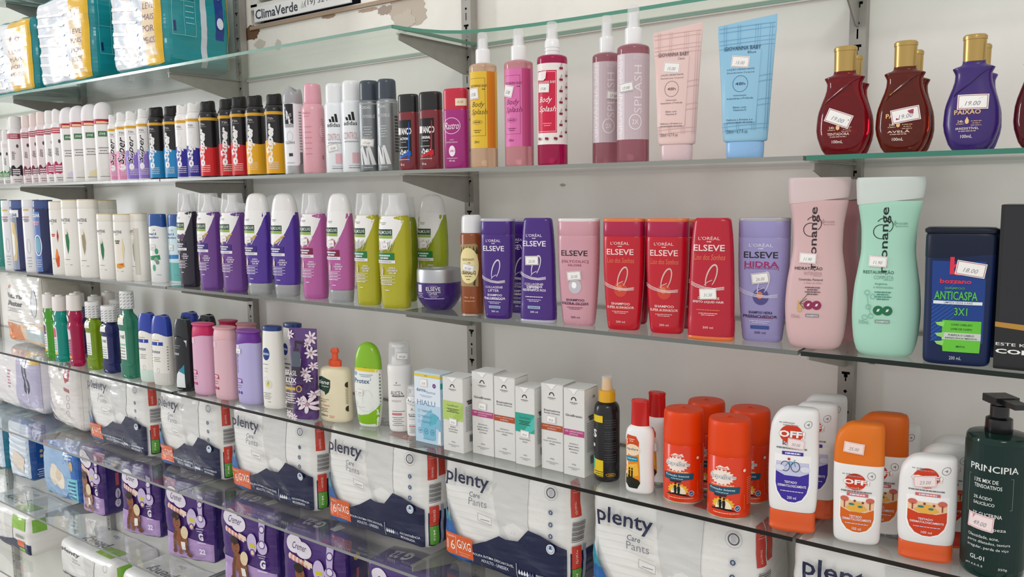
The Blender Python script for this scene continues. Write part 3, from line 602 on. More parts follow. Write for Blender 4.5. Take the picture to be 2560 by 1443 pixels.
def rect_bottle(B, full=1):
    s = B.loft('body', [(0, .84), (.012, .93), (.04, .96), (.5, .98), (.815, 1), (.82, .99)], mat('#10214a', 'satin', .4), n=4.2)
    B.loft('cap', [(.80, 1), (.81, 1.01), (.93, 1.01), (.955, .98), (.96, .96)], mat('#101b33', 'satin', .38), n=4.2, topfn=lambda x, y, z: .02*math.sin(1.4*x-.6)*max(0, min(1, (.9-z)/.06)))
    B.loft('lid', [(.958, .98), (.962, 1.03), (.985, 1.05), (.99, 1.03), (1, .95)], mat('#0f1526', 'satin', .35), n=4.2)
    if not full: return
    A = Art(B, s); A.P('#1d3f88', [(-.72, .17), (.72, .17), (.72, .76), (-.78, .76)])
    for i in range(11): A.L('#2b62ad', [(-.74, .17+.03*i), (-.1, .30+.03*i)], .0008)
    A.R('#e0334a', -.28, .665, -.16, .79); A.O('#e0334a', -.04, .70, .0062, .0055, th=.0028); A.T('#e0334a', 'bozzano', -.10, .615, .032, w=.44, bold=.03)
    A.T('#5fae4a', 'SHAMPOO', -.12, .565, .015, w=.28); A.T('#57c03f', 'ANTICASPA', -.08, .51, .062, w=.60, bold=.012); A.R('#dfe6ea', -.70, .447, .66, .47); A.T('#3d4f66', 'LIMPEZA DESDE A RAIZ', 0, .459, .014, w=.40)
    A.T('#57c03f', '3X1', .08, .395, .055, w=.18, bold=.01)
    A.P('#66c23b', [(-.42, .33), (.66, .33), (.66, .235), (-.42, .235)]); A.P('#66c23b', [(-.42, .195), (.66, .195), (.64, .10), (-.38, .10)]); A.R('#c9cfc9', -.42, .19, .66, .24)
    for v in (.30, .22, .16): A.P('#8fd36a', [(-.62, v+.01), (-.35, v+.02), (-.38, v-.02), (-.55, v-.01)])
    for v, t2 in ((.30, 'COURO CABELUDO'), (.268, 'LIVRE DE CASPA'), (.223, 'PURIFICA O CABELO'), (.203, 'REFRESCÂNCIA IMEDIATA'), (.14, 'MENTOL')): A.T('#234a3a', t2, .12, v, .014, w=.021*len(t2))
    A.T('#c9cfd6', '200 mL', -.02, .055, .025, w=.17, bold=0); A.done(); price(B, s, .30, .705, '18.00', rot=-9, w=.030, h=.0165, border='#a83a52')
def kit_box(B):
    o = B.box('carton', B.w, B.d, 0, B.h, '#17171a'); S1 = Flat((-B.w/2, -B.d/2, 0), (1, 0, 0), (0, -1, 0)); A = Art(B, S1, W=B.w*2, H=B.h)
    A.P('#2c2c30', [(.02, .25), (1, .3), (1, .97), (.02, .99)]); A.P('#b5863c', [(0, .26), (.5, .22), (1, .12), (1, .16), (.5, .26), (0, .29)]); A.P('#8f9296', [(.40, .32), (.75, .32), (.75, .80), (.40, .80)]); A.P('#33343a', [(.47, .38), (.70, .38), (.70, .74), (.47, .74)])
    A.T('#e9e7e3', 'ESTE KIT', .12, .155, .018, w=.11); A.T('#f4f2ee', 'CONTÉM', .21, .115, .035, w=.2, bold=.03); A.done()
def mouth_white(B, liq='#63c23c', lab='#e9e9e0', acc='#5b2a50', yel='#e6c52e'):
    s = B.loft('body', [(0, .80), (.012, .90), (.07, .98), (.09, .90), (.11, .93), (.40, .94), (.56, 1), (.60, .86), (.64, .90), (.70, .98), (.75, .84), (.79, .74)], mat(liq, 'liquid', .1), n=2.3)
    B.loft('cap', [(.765, .92), (.77, .98), (.96, .92), (.975, .87), (.978, .5), (1, .44)], mat('#e3dcd8', 'satin'), n=2.1, smooth=False)
    A = Art(B, s); A.P(lab, [(-.85, .11), (.15, .11), (.2, .3), (.15, .52), (-.2, .57), (-.8, .57)]); A.P(acc, [(-.7, .36), (.05, .38), (.0, .50), (-.6, .52)])
    for i in range(5): A.M('#9aa2a8', -.35, .33-.035*i, .35, 1, .02, .7, seed=i)
    A.R(yel, -.5, .11, .05, .145); A.E('#f0ece8', -.4, .66, .007, .009); A.done()
def mouth_hatch(B, liq='#7fa82c', lab='#e9ece6', acc='#2b3a66', tall=0, txt='NE'):
    s = B.loft('body', [(0, .80), (.015, .94), (.13, .97), (.16, 1), (.17, .88), (.20, .86), (.56, .90), (.60, .98), (.66, 1), (.71, .88), (.755, .56), (.80, .52)], mat(liq, 'liquid', .08), n=3.2)
    B.loft('cap', [(.80, .72), (.805, .78), (.985, .76), (1, .72)] if tall else [(.765, .82), (.77, .94), (.98, .92), (1, .88)], mat('#e4e4e4', 'satin'))
    z0 = .80 if tall else .77; rr = B.w*(.392 if tall else .472)
    A = Art(B, Surf([(0, rr, rr, 2, 0), (B.h, rr, rr, 2, 0)], True), 'cap_pattern', base=.0004, W=rr*2)
    for i in range(9):
        for j in range(5): A.L('#5b5b60', [(-1.5+i*.36, z0+.015+j*.037), (-1.28+i*.36, z0+.03+j*.037)], .0011)
    A.done()
    A = Art(B, s); A.R(lab, -.62, .22, .30, .55); A.T(acc, txt, -.1, .48, .04, w=.3, bold=.03); A.R('#7fc8a8' if tall else '#c9cdd2', -.55, .38, .28, .40)
    for i in range(4): A.M('#8c949c', -.2, .35-.035*i, .35, 1, .02, .6, seed=i)
    A.P('#e9e9e6', [(-.7, .62), (.25, .62), (.2, .72), (-.5, .735)])
    if tall: A.R('#e3c436', -.55, .675, .1, .70)
    A.done()
def oval_flip(B, col='#eceae4', capc='#2440a6', capz=.74, band='#2440a6', logo='#3b4a66', foot=None, black=0):
    s = B.loft('body', [(0, .82), (.015, .92), (.2, 1), (.5, .98), (capz-.04, .95), (capz+.02, .86)], col, n=2.5)
    B.loft('cap', [(capz-.01, .955), (capz, .965), (.86, .93), (.93, .86), (.97, .80), (1, .74)], capc, n=2.5, topfn=lambda x, y, z: (.03*math.cos(2.6*x+.4)*max(0, min(1, (.82-z)/.06))) - (.03*abs(x) if z > .96 else 0))
    A = Art(B, s)
    if black:
        A.P('#e6ecee', [(-.7, .03), (.45, .03), (.45, .22), (.0, .30), (-.45, .22), (-.62, .10)]); A.P('#2f8ea8', [(-.2, .26), (.45, .36), (.45, .22), (.0, .30)]); A.T('#dfe3e8', 'protex', -.55, .50, .05, w=.5, it=.1); A.M('#8f949c', -.3, .62, .4, 2, .03); A.P('#dfe3e8', [(.5, .70), (.75, .70), (.72, .60), (.68, .66)])
    else:
        A.R(band, -.75, .575, .55, .625); A.P('#eceae4', [(.0, .57), (.12, .60), (.06, .635), (-.02, .60)]); A.R('#caa653', -.6, .645, .2, .655); A.T(logo, 'protex', -.35, .475, .055, w=.62, it=.12); A.R('#d7453c', .25, .51, .29, .53) if 0 else None
        A.M('#9a988f', -.15, .40, .4, 3, .025); A.O('#a9a79f', -.05, .215, .004, .006, th=.0006)
        if foot: A.P(foot, [(-.95, .02), (.9, .02), (.95, .18), (-.95, .18)])
        for i in range(9): A.R('#8d8a84', .82, .55-i*.04, .9, .565-i*.04)
    A.done()
def disc_flip(B, col='#d9a9c4', capc='#c2255f', disc='#cf4a78', lab='#b3245c', txt=0, tagp=0):
    s = B.loft('body', [(0, .86), (.02, .96), (.2, 1), (.6, .99), (.83, .96), (.85, .94)], mat(col, 'satin', .4), n=2.6)
    B.loft('cap', [(.82, .98), (.83, .99), (.92, .94), (.955, .88), (.975, .92), (.978, .98)], mat(capc, 'satin', .4), n=2.5, topfn=lambda x, y, z: .022*math.sin(2*x+.5)*max(0, min(1, (.9-z)/.06)))
    B.loft('lid', [(.976, 1.0), (.985, 1.03), (.995, 1.02), (1, .97)], mat(disc, 'satin', .4), n=2.3)
    A = Art(B, s); A.P(lab, [(-.78, .285), (-.12, .285), (-.2, .345), (-.78, .345)]); A.M('#f2dbe6', -.5, .325, .25, 2, .022, .8); A.M('#a5718f', -.5, .25, .25, 2, .03)
    for u in (-.6, -.3): A.E(lab, u, .155, .0035)
    A.O('#e6cfdc', -.2, .2, .02, .024, th=.0004, a0=-90, a1=0) if 0 else None
    if txt: A.T('#46396b', 'monange', -.58, .565, .035, w=.74, rot=90, it=.1, bold=0)
    A.R('#e3bfd0' if not txt else '#d9d0ea', -.9, .72, -.35, .80); A.done()
    if tagp: price(B, s, -.45, .72, '9.00', rot=0, w=.017, h=.011, border='#b7a3c9')
def nivea(B, behind=0):
    s = B.loft('body', [(0, .90), (.012, .98), (.2, 1), (.5, .96), (.8, .88), (.93, .82), (.945, .80)], mat('#efede6', 'satin', .4), n=2.5)
    B.loft('cap', [(.94, .80), (.945, .84), (.985, .84), (.992, .82), (1, .6)], mat('#1d3a7c', 'plastic', .3), n=2.4)
    A = Art(B, s); A.E('#173a86', -.30, .665, .0095, .0135, n=28); A.T('#eef1f8', 'NIVEA', -.30, .665, .028, w=.31, bold=.02); A.M('#8d8a84', -.4, .54, .3, 1)
    if behind: A.M('#6d6a66', -.2, .48, .5, 6, .05); A.M('#55524e', -.2, .2, .5, 8, .02)
    else:
        A.T('#c9c6bf', 'CARE', -.35, .49, .02, w=.2, bold=0); A.T('#d3cfc6', 'SOAP', -.35, .455, .02, w=.2, bold=0); A.E('#e3e1d2', -.15, .30, .0095); A.P('#e3c93f', [(-.35, .29), (-.1, .33), (.0, .31), (-.15, .27)]); A.P('#a9c05a', [(-.3, .31), (-.05, .35), (-.1, .30)]); A.O('#cfcabd', -.4, .36, .005, th=.0005)
        A.M('#97958e', -.3, .19, .4, 4, .022); A.M('#97958e', -.1, .085, .15, 1)
    A.done()
def pouch(B):
    s = B.loft('body', [(0, .82, .7), (.01, .86, .95), (.06, .88, 1), (.2, .86, .95), (.5, .93, .7), (.8, .97, .35), (.95, 1, .12), (1, 1, .07)], mat('#5c3a7a', 'film'), n=2.2, rnd=False)
    A = Art(B, s, kind='film'); A.P('#43235f', [(-.85, .1), (.9, .1), (.9, .5), (-.85, .5)])
    def flower(u, v, r, c='#ecdde6', n=7, a0=0):
        for i in range(n):
            a = a0+2*PI*i/n; A.E(c, u+math.cos(a)*r*.85/(B.w/2), v+math.sin(a)*r*.85/B.h, r*.62, r*.26, rot=a, n=10); 
        A.E('#c48fa8', u, v, r*.25, n=8)
    for u, v, r, a in ((.62, .90, .010, 0), (.40, .84, .007, .4), (-.85, .93, .007, .2), (.66, .74, .009, .5), (.78, .60, .006, .1), (.35, .53, .008, .3), (.5, .47, .006, .9), (.45, .19, .013, .15), (.12, .22, .007, .5), (.75, .3, .006, .2), (-.6, .07, .006, .3), (-.25, .05, .005, .4), (-.8, .2, .004, .3)): flower(u, v, r, a0=a)
    A.R('#1b1420', -.22, .80, -.08, .86); A.P('#1b1420', [(-.25, .855), (.42, .835), (.42, .87), (-.2, .885)]); A.R('#2d2235', -.28, .76, .08, .80); A.P('#4d5866', [(-.36, .60), (.2, .60), (.2, .74), (.08, .765), (-.28, .765), (-.36, .74)]); A.R('#2b2233', -.36, .5, .2, .60)
    A.T('#efe3ec', 'BRASIL', -.38, .53, .055, w=.36, bold=.005); A.T('#f4ecf2', 'LUX', -.36, .45, .055, w=.32, bold=.02); A.M('#d9c6d8', -.36, .41, .3, 1); A.R('#d3a94e', -.7, .345, -.1, .375); A.O('#d9b04f', .12, .365, .0045, .006, th=.0016)
    A.M('#e7d8e6', -.35, .31, .3, 5, .025, .4); A.T('#cdb5d4', 'L2 200mL', -.5, .145, .018, w=.3) if 0 else A.M('#cdb5d4', -.5, .145, .3, 1); A.done(); price(B, s, -.30, .635, '6.50', rot=-4, w=.018, h=.0145, border='#efe4ea')
def cream_pump(B):
    s = B.loft('body', [(0, .90), (.02, .97), (.06, 1), (.62, 1), (.69, .95), (.73, .80), (.745, .5), (.75, .42)], mat('#eadfc0', 'satin', .4), n=2.5)
    B.loft('pump', [(.735, .40), (.74, .42), (.83, .42), (.835, .38), (.85, .24), (.86, .20), (.93, .20), (.94, .28), (.975, .27), (1, .2)], mat('#e2552a', 'plastic'), smooth=False)
    A = Art(B, s); A.P('#12382a', [(-.9, .60), (-.5, .625), (.12, .58), (.10, .48), (-.02, .41), (-.28, .365), (-.32, .41), (-.9, .44)]); A.T('#eef0e6', 'Skala' if 0 else 'alene', -.42, .545, .06, w=.46, it=.3, bold=.01); A.T('#d9e0cf', 'Creme', -.30, .49, .025, w=.3, it=.2); A.R('#e9e4dc', -.95, .36, -.5, .425)
    A.T('#6f7a3c', 'HIDRATAÇÃO', -.42, .305, .022, w=.40, it=.1); A.T('#6f7a3c', 'BRILHO', -.45, .275, .022, w=.24, it=.1); A.T('#d8672f', 'c/ Tutano', -.33, .225, .026, w=.34, it=.3); A.M('#6b6350', -.4, .18, .3, 3, .022); A.T('#4a4436', '500ml', -.42, .085, .032, w=.26); A.M('#d8672f', .15, .085, .2, 2, .02)
    A.E('#3a3222', 1.0, .52, .0035, .006); A.E('#3a3222', 1.0, .19, .0035, .006)
    for i in range(10): A.R('#8c8264', .92, .46-i*.022, 1.1, .467-i*.022)
    A.done()
def green_dome(B):
    s = B.loft('body', [(0, .66), (.01, .72), (.05, .78), (.2, .90), (.42, 1), (.6, .98), (.72, .93), (.76, .88)], '#ecefea', n=2.5)
    B.loft('cap', [(.715, .95), (.73, .96), (.80, .93), (.88, .82), (.94, .66), (.975, .48), (1, .2)], '#86bc1f', n=2.4, topfn=lambda x, y, z: -.035*abs(x)*max(0, min(1, (.8-z)/.06)))
    A = Art(B, s); A.P('#86bc1f', [(-.98, .005), (.98, .005), (1.0, .29), (.7, .22), (.2, .16), (-.4, .14), (-.98, .15)])
    A.P('#e3cf3e', [(-1, .68), (.98, .66), (.98, .70), (-1, .72)]); A.T('#1e4f8c', 'Protex', -.22, .555, .058, w=.60, bold=.008); A.P('#3f84b8', [(.42, .57), (.5, .6), (.45, .56)]); A.M('#9db3c9', .1, .63, .5, 2, .02, .5); A.E('#7fb8cc', -.72, .64, .004)
    A.M('#c9c9c2', -.5, .42, .25, 2, .03); A.O('#d3d5cf', .2, .33, .011, .02, th=.0006, a0=20, a1=200); A.O('#d9dbd5', .05, .25, .016, .01, th=.0006, a0=180, a1=360); A.M('#d0d2cb', -.4, .24, .35, 1); A.O('#c9d3bd', -.7, .28, .003, th=.0006)
    for i in range(11): A.R('#7d8079', .93, .62-i*.04, .98, .64-i*.04)
    A.done(); price(B, s, -.35, .42, '18.00', rot=-2, w=.014, h=.013, border='#c9c9c2')
def foam(B, small=0):
    s = B.loft('body', [(0, .84), (.012, .92), (.04, .95), (.1, .98), (.60, .98), (.66, 1), (.72, 1), (.735, .93), (.745, .88)], mat('#eceae8', 'satin', .35), n=2.0)
    B.loft('pump', [(.745, .60), (.76, .66), (.83, .60), (.84, .34), (.93, .34), (.94, .6), (.965, .58), (.97, .3)], mat('#f0efee', 'satin'), smooth=False)
    B.loft('overcap', [(.742, .90), (.75, .91), (.95, .86), (.985, .82), (1, .7)], mat('#eef0f2', 'clear'))
    A = Art(B, s); A.E('#8a8a8c', -.25, .555, .0015); A.M('#8a8a8c', -.2, .53, .3, 1); A.T('#5b5b60', 'ALICE', -.38, .44, .045, w=.44, bold=0); A.P('#6a6a70', [(.12, .46), (.28, .43), (.3, .42), (.15, .43)]); A.M('#6a6a70', -.15, .405, .55, 1, .02, .8); A.T('#b9a0a4', 'INTENSIVO', -.3, .35, .022, w=.42, bold=0); A.T('#b9a0a4', 'AUREA', -.42, .315, .022, w=.26, bold=0) if 0 else None
    A.R('#c97f83', -.72, .19, .15, .215); A.M('#77777c', -.15, .235, .55, 1); A.M('#8a8a8c', -.2, .165, .5, 5, .022); A.O('#d7a9ad', .35, .05, .0035, th=.0004); A.done()
    if not small:
        pr = Surf([(0, B.w*.46, B.w*.46, 2, 0), (B.h, B.w*.46, B.w*.46, 2, 0)], True); price(B, pr, .3, .85, '99.00', rot=-7, w=.023, h=.0145, border='#4b4b52')
    else: price(B, s, -.2, .72, '8.0', rot=-14, w=.022, h=.016, border='#4b4b52')
def carton(B, name='GineBrassic', band=('#b5477f', .50, .56), seal=1, pt=(0, .60), words=('BRÁSSICA', 'BARBATIMÃO', 'MELALEUCA', 'COPAÍBA'), side=1, gname=None, notch=1, barcode=1):
    W, D, H = B.w, B.d, B.h; B.box('carton', W, D, 0, H*.985, '#dfdedb', bev=.0004); 
    v, f = boxes([(-W/2-.0002, -D/2-.0004, 0, W/2+.0006, D/2, .0009)]); o = mk('lid_flap', v, f, mat('#e3e2df', 'paper'), None, B.root, smooth=False); o.location = (0, 0, H*.9872); o.rotation_euler = (.02, -.03, 0)
    S1 = Flat((0, -D/2, 0), (1, 0, 0), (0, -1, 0)); A = Art(B, S1)
    if notch:
        A.P('#c9c6c3', [(-.62, .985), (.42, .985), (.2, .955), (.08, .925), (-.12, .925), (-.3, .955), (-.55, .97)]); A.P('#f1f0ee', [(-.58, .985), (.38, .985), (.17, .958), (.06, .93), (-.1, .93), (-.27, .958), (-.5, .972)])
    A.O('#3a3a3c', -.02, .86, .0042, .0045, th=.0018, a0=0, a1=180, n=10); A.P('#3a3a3c', [(-.28, .855), (-.18, .86), (-.14, .89), (-.2, .88)]); A.P('#3a3a3c', [(.24, .855), (.14, .86), (.10, .89), (.16, .88)]); A.M('#77777a', -.02, .83, .36, 1, .01, .9); A.M('#a5a5a8', -.02, .815, .22, 1, .01, .6)
    c, b0, b1 = band
    if gname:
        A.R(c, -1, b0, 1, b1); A.P('#a5c25c' if c == '#b4cc6f' else '#4fc0b4', [(-.2, b0), (.5, b0), (1, b0+.06), (1, b1-.02)]); A.T('#3b4a33', name, 0, b1-.055, .022, w=.56); A.M('#3b4a33', 0, b1-.10, .6, 3, .02, .5)
    else:
        A.T('#3d3d40', name, 0, .685, .026 if len(name) < 13 else .022, w=.80 if len(name) < 13 else .74); A.T('#4d4d50', 'Emulsão Hidratante', 0, .655, .017, w=.72) if len(name) > 12 else None
        A.R(c, -1, b0, 1, b1); A.T('#f4dbe6', 'GEL HIDRATANTE' if len(name) < 13 else 'LOÇÃO HIDRATAÇÃO', 0, (b0+b1)/2+.013, .016, w=.86); A.T('#f4dbe6', 'INTIMO' if len(name) < 13 else 'INTENSIVA', 0, (b0+b1)/2-.014, .015, w=.4)
    for i, t2 in enumerate(words): A.T('#5b5b5e', t2, 0, b0-.09-.032*i, .015, w=.052*len(t2))
    A.T('#77777a', '60g', 0, .13, .018, w=.18); A.M('#a5a5a8', 0, .09, .55, 1); A.M('#a5a5a8', 0, .073, .25, 1); A.done()
    S2 = Flat((W/2, 0, 0), (0, 1, 0), (1, 0, 0)); A = Art(B, S2, 'side_print', W=D)
    for i in range(16): A.M('#77777a', -.05, .60-.021*i, .62, 1, .018, .35, seed=i)
    if barcode:
        for i in range(10): A.R('#3a3a3c', -.2+i*.065, .13, -.2+i*.065+(.045 if i % 3 else .02), .225)
    A.T('#3a3a3c', 'F  25/120', .0, .675, .02, w=.55) if 0 else A.M('#3a3a3c', 0, .675, .5, 2, .03, .8)
    A.O('#3a3a3c', .3, .87, .003, .004, th=.0014, a0=0, a1=180, n=8); A.done()
    if pt: 
        Sp = S1; price(B, Sp, pt[0], pt[1], '89.00', rot=-3, w=.0175, h=.0125, border='#8b8589')
def blue_carton(B):
    W, D, H = B.w, B.d, B.h; B.box('carton', W, D, 0, H, '#bcd7ea', bev=.0004); v, f = boxes([(-W/2, -D/2, 0, W/2, D/2, .0008)]); o = mk('lid_flap', v, f, mat('#dfe8ee', 'paper'), None, B.root, smooth=False); o.location = (0, 0, H)
    A = Art(B, Flat((0, -D/2, 0), (1, 0, 0), (0, -1, 0))); A.R('#e6cb3a', -1, .945, 1, .98); A.T('#5b6a30', 'CHMIO' if 0 else 'CIMED', -.1, .962, .014, w=.13); A.R('#dfe9f3', -1, .55, 1, .94)
    A.T('#3b4f80', 'derma', -.47, .755, .052, w=.36, bold=.015); A.T('#6b83ad', 'feme', .28, .735, .04, w=.35, bold=0); A.M('#7d93b8', -.1, .68, .5, 2, .018); A.T('#5f88ab', 'HIALU', -.1, .575, .072, w=.70, bold=0); A.E('#7b3f8f', .55, .835, .0042); A.T('#f0e8f4', 'RZ', .55, .835, .012, w=.06)
    A.P('#7fbdd6', [(-.3, .06), (.55, .06), (.6, .25), (.95, .2), (.98, .36), (.5, .42), (.3, .46), (.25, .5), (.15, .46), (-.35, .38), (-.55, .25)]); A.P('#5fb3c6', [(.1, .25), (.6, .3), (.85, .4), (.5, .44), (.2, .42)])
    for v in (.455, .375, .30): A.O('#6f93b5', -.68, v, .0022, .0026, th=.0004); A.M('#5f7fa3', -.1, v+.01, .42, 2, .016)
    for u in (-.6, -.13, .35): A.O('#3f7fa3', u, .17, .0045, .0052, th=.0006); A.E('#5f9fbf', u, .17, .002)
    A.M('#7f9fb8', 0, .06, .4, 1); A.P('#eef0f2', [(.75, .02), (1, .02), (1, .2), (.85, .2)]); A.done()
    A = Art(B, Flat((W/2, 0, 0), (0, 1, 0), (1, 0, 0)), 'side_print', W=D); A.R('#2fa39a', -1, .80, 1, .88); A.R('#e6cb3a', -1, .945, 1, .98); A.M('#5f7fa3', 0, .7, .7, 16, .03); A.done()
    price(B, Flat((0, -D/2, 0), (1, 0, 0), (0, -1, 0)), -.25, .862, '54.00', rot=2, w=.0175, h=.015, border='#c78fa3')
def black_spray(B):
    s = B.loft('body', [(0, .90), (.012, .97), (.03, 1), (.66, 1), (.71, .95), (.745, .78), (.755, .6)], '#18171a')
    B.loft('collar', [(.755, .62), (.76, .66), (.865, .64), (.87, .42)], mat('#e2a81f', 'plastic')); B.loft('nozzle', [(.87, .40), (.90, .38), (.975, .30), (.98, .26)], mat('#e8b32a', 'plastic')); B.loft('overcap', [(.868, .44), (.985, .40), (1, .36)], mat('#eef0f2', 'clear'))
    A = Art(B, s); A.R('#e2c21f', -1.5, .575, -.25, .64); A.P('#e2c21f', [(-1.5, .06), (-.2, .05), (-.2, .21), (-1.5, .22)]); A.P('#59c3a3', [(-1.5, .10), (-1.05, .12), (-1.0, .19), (-1.2, .24), (-1.5, .24)]); A.T('#e9e9ea', 'S', -1.05, .46, .08, w=.26, bold=.04); A.R('#eee', -1.4, .33, -1.0, .36); A.M('#2f2f33', -.6, .10, .5, 3, .02)
    for i in range(20): A.M('#5d5d63', .35, .60-i*.022, .45, 1, .02, .22, seed=i) if i % 5 != 4 else None
    A.O('#e2a81f', .38, .075, .0075, .0026, th=.0006); A.T('#e2a81f', 'CIMED', .38, .075, .016, w=.22); A.done()
def repellent(B, tagp=0):
    s = B.loft('body', [(0, .84), (.012, .94), (.04, .98), (.15, 1), (.3, .95), (.45, .96), (.58, 1), (.66, .94), (.70, .80), (.725, .6)], mat('#efeeec', 'satin', .35), n=2.4)
    B.loft('cap', [(.72, .60), (.725, .635), (.965, .60), (.97, .63), (.99, .62), (1, .54)], mat('#c8201f', 'plastic'), smooth=False)
    A = Art(B, s); A.P('#e58a1f', [(-.86, .10), (-.6, .055), (.0, .055), (.22, .12), (.16, .3), (.08, .45), (.12, .56), (-.1, .62), (-.75, .63), (-.92, .55), (-.9, .3)])
    A.P('#cf4a1c', [(-.8, .5), (-.2, .48), (.08, .5), (.12, .56), (-.1, .62), (-.75, .63), (-.9, .56)]); A.P('#edb83a', [(-.8, .16), (.1, .2), (.0, .33), (-.7, .3)])
    A.P('#1f2114', [(-.86, .10), (-.6, .055), (.0, .055), (.22, .12), (.1, .15), (-.3, .17), (-.85, .2)]); A.E('#f3d9b9', -.35, .47, .012, .009); A.T('#8f8f92', 'repellere', -.38, .475, .035, w=.44, it=.15, bold=.03); A.P('#1f86a8', [(-.85, .395), (.0, .40), (.05, .35), (-.8, .34)]); A.M('#dff0f4', -.4, .372, .35, 1)
    for u in (-.58, -.38): A.E('#15150f', u, .262, .0013, .002, n=8); A.P('#15150f', [(u-.05, .165), (u+.05, .165), (u+.06, .245), (u-.06, .245)])
    A.M('#f2d9a0', -.35, .30, .2, 1); A.M('#f6e9da', -.4, .585, .2, 2, .02); A.done()
    if tagp: price(B, s, -.25, .40, '13.00', rot=6, w=.021, h=.016, border='#8a3a4c')
def repel_can(B):
    s = B.loft('body', [(0, .93), (.01, .99), (.015, .97), (.02, 1), (.62, 1), (.625, .985)], mat('#de3602', 'plastic'))
    B.loft('cap', [(.625, .985), (.63, 1), (.93, .985), (.965, .95), (.985, .86), (.99, .7), (.982, .3), (.984, .1)], mat('#e44204', 'satin', .4)); B.loft('base_rim', [(0, .95), (.004, 1.01), (.012, 1.01), (.018, .985)], mat('#cdbfa3', 'metal'))
    A = Art(B, s); A.P('#f6e6dc', [(math.cos(2*PI*i/36)*(.62 if i % 2 else .50)-.32, .425+math.sin(2*PI*i/36)*(.085 if i % 2 else .065)) for i in range(36)])
    A.T('#5b6066', 'Repellere', -.30, .425, .062, w=.66, it=.15, bold=.05); A.T('#eceeef', 'Repellere', -.30, .425, .058, w=.65, it=.15, bold=.012); A.P('#f3e2d6', [(-.6, .52), (-.4, .545), (-.2, .53), (-.05, .545), (.05, .51), (-.3, .505), (-.62, .51)]); A.T('#c23a1c', 'My Health' if 0 else 'Mylogech', -.3, .515, .014, w=.34) if 0 else A.M('#c23a1c', -.3, .518, .25, 1)
    A.M('#f1c79f', -.3, .345, .55, 1, .02, .6); A.P('#19536b', [(-1.1, .32), (.55, .335), (.52, .27), (-.1, .255), (-1.1, .25)]); A.T('#dcebf0', 'Proteção Intensa', -.32, .30, .026, w=.62, it=.15); A.M('#b9d3dc', -.3, .27, .3, 1); A.P('#12303d', [(-.7, .25), (-.05, .252), (-.1, .232), (-.65, .23)])
    A.P('#edb83a', [(math.cos(2*PI*i/28)*(.56 if i % 2 else .46)-.25, .15+math.sin(2*PI*i/28)*(.075 if i % 2 else .06)) for i in range(28) if math.sin(2*PI*i/28) > -.5]); A.P('#f6e9c9', [(math.cos(PI*i/14)*.38-.22, .11+math.sin(PI*i/14)*.085) for i in range(15)])
    A.P('#15150f', [(-.85, .10), (-.4, .118), (.1, .108), (.42, .082), (.1, .088), (-.4, .098), (-.8, .09)])
    for u, k in ((-.36, 1), (-.19, .92)): A.E('#15150f', u, .112+.105*k, .0014, .0018, n=8); A.P('#15150f', [(u-.05, .112), (u+.045, .112), (u+.07, .16), (u+.05, .11+.09*k), (u-.06, .11+.09*k), (u-.07, .15)]); A.L('#15150f', [(u-.06, .11+.08*k), (u-.13, .15), (u-.1, .135)], .0006)
    A.E('#dfe3e6', .42, .12, .0042); A.E('#1f4f7a', .42, .12, .0034); A.P('#eef', [(.33, .115), (.45, .13), (.5, .125), (.42, .11)]); A.M('#f1d0b9', -.1, .065, .6, 1); A.R('#eebfa6', .75, .10, .757, .25)
    for i in range(14): A.M('#e8977a', 1.05, .42-i*.02, .16, 1, .02, .3, seed=i)
    A.E('#e9ddd6', .72, .50, .0022); A.done()
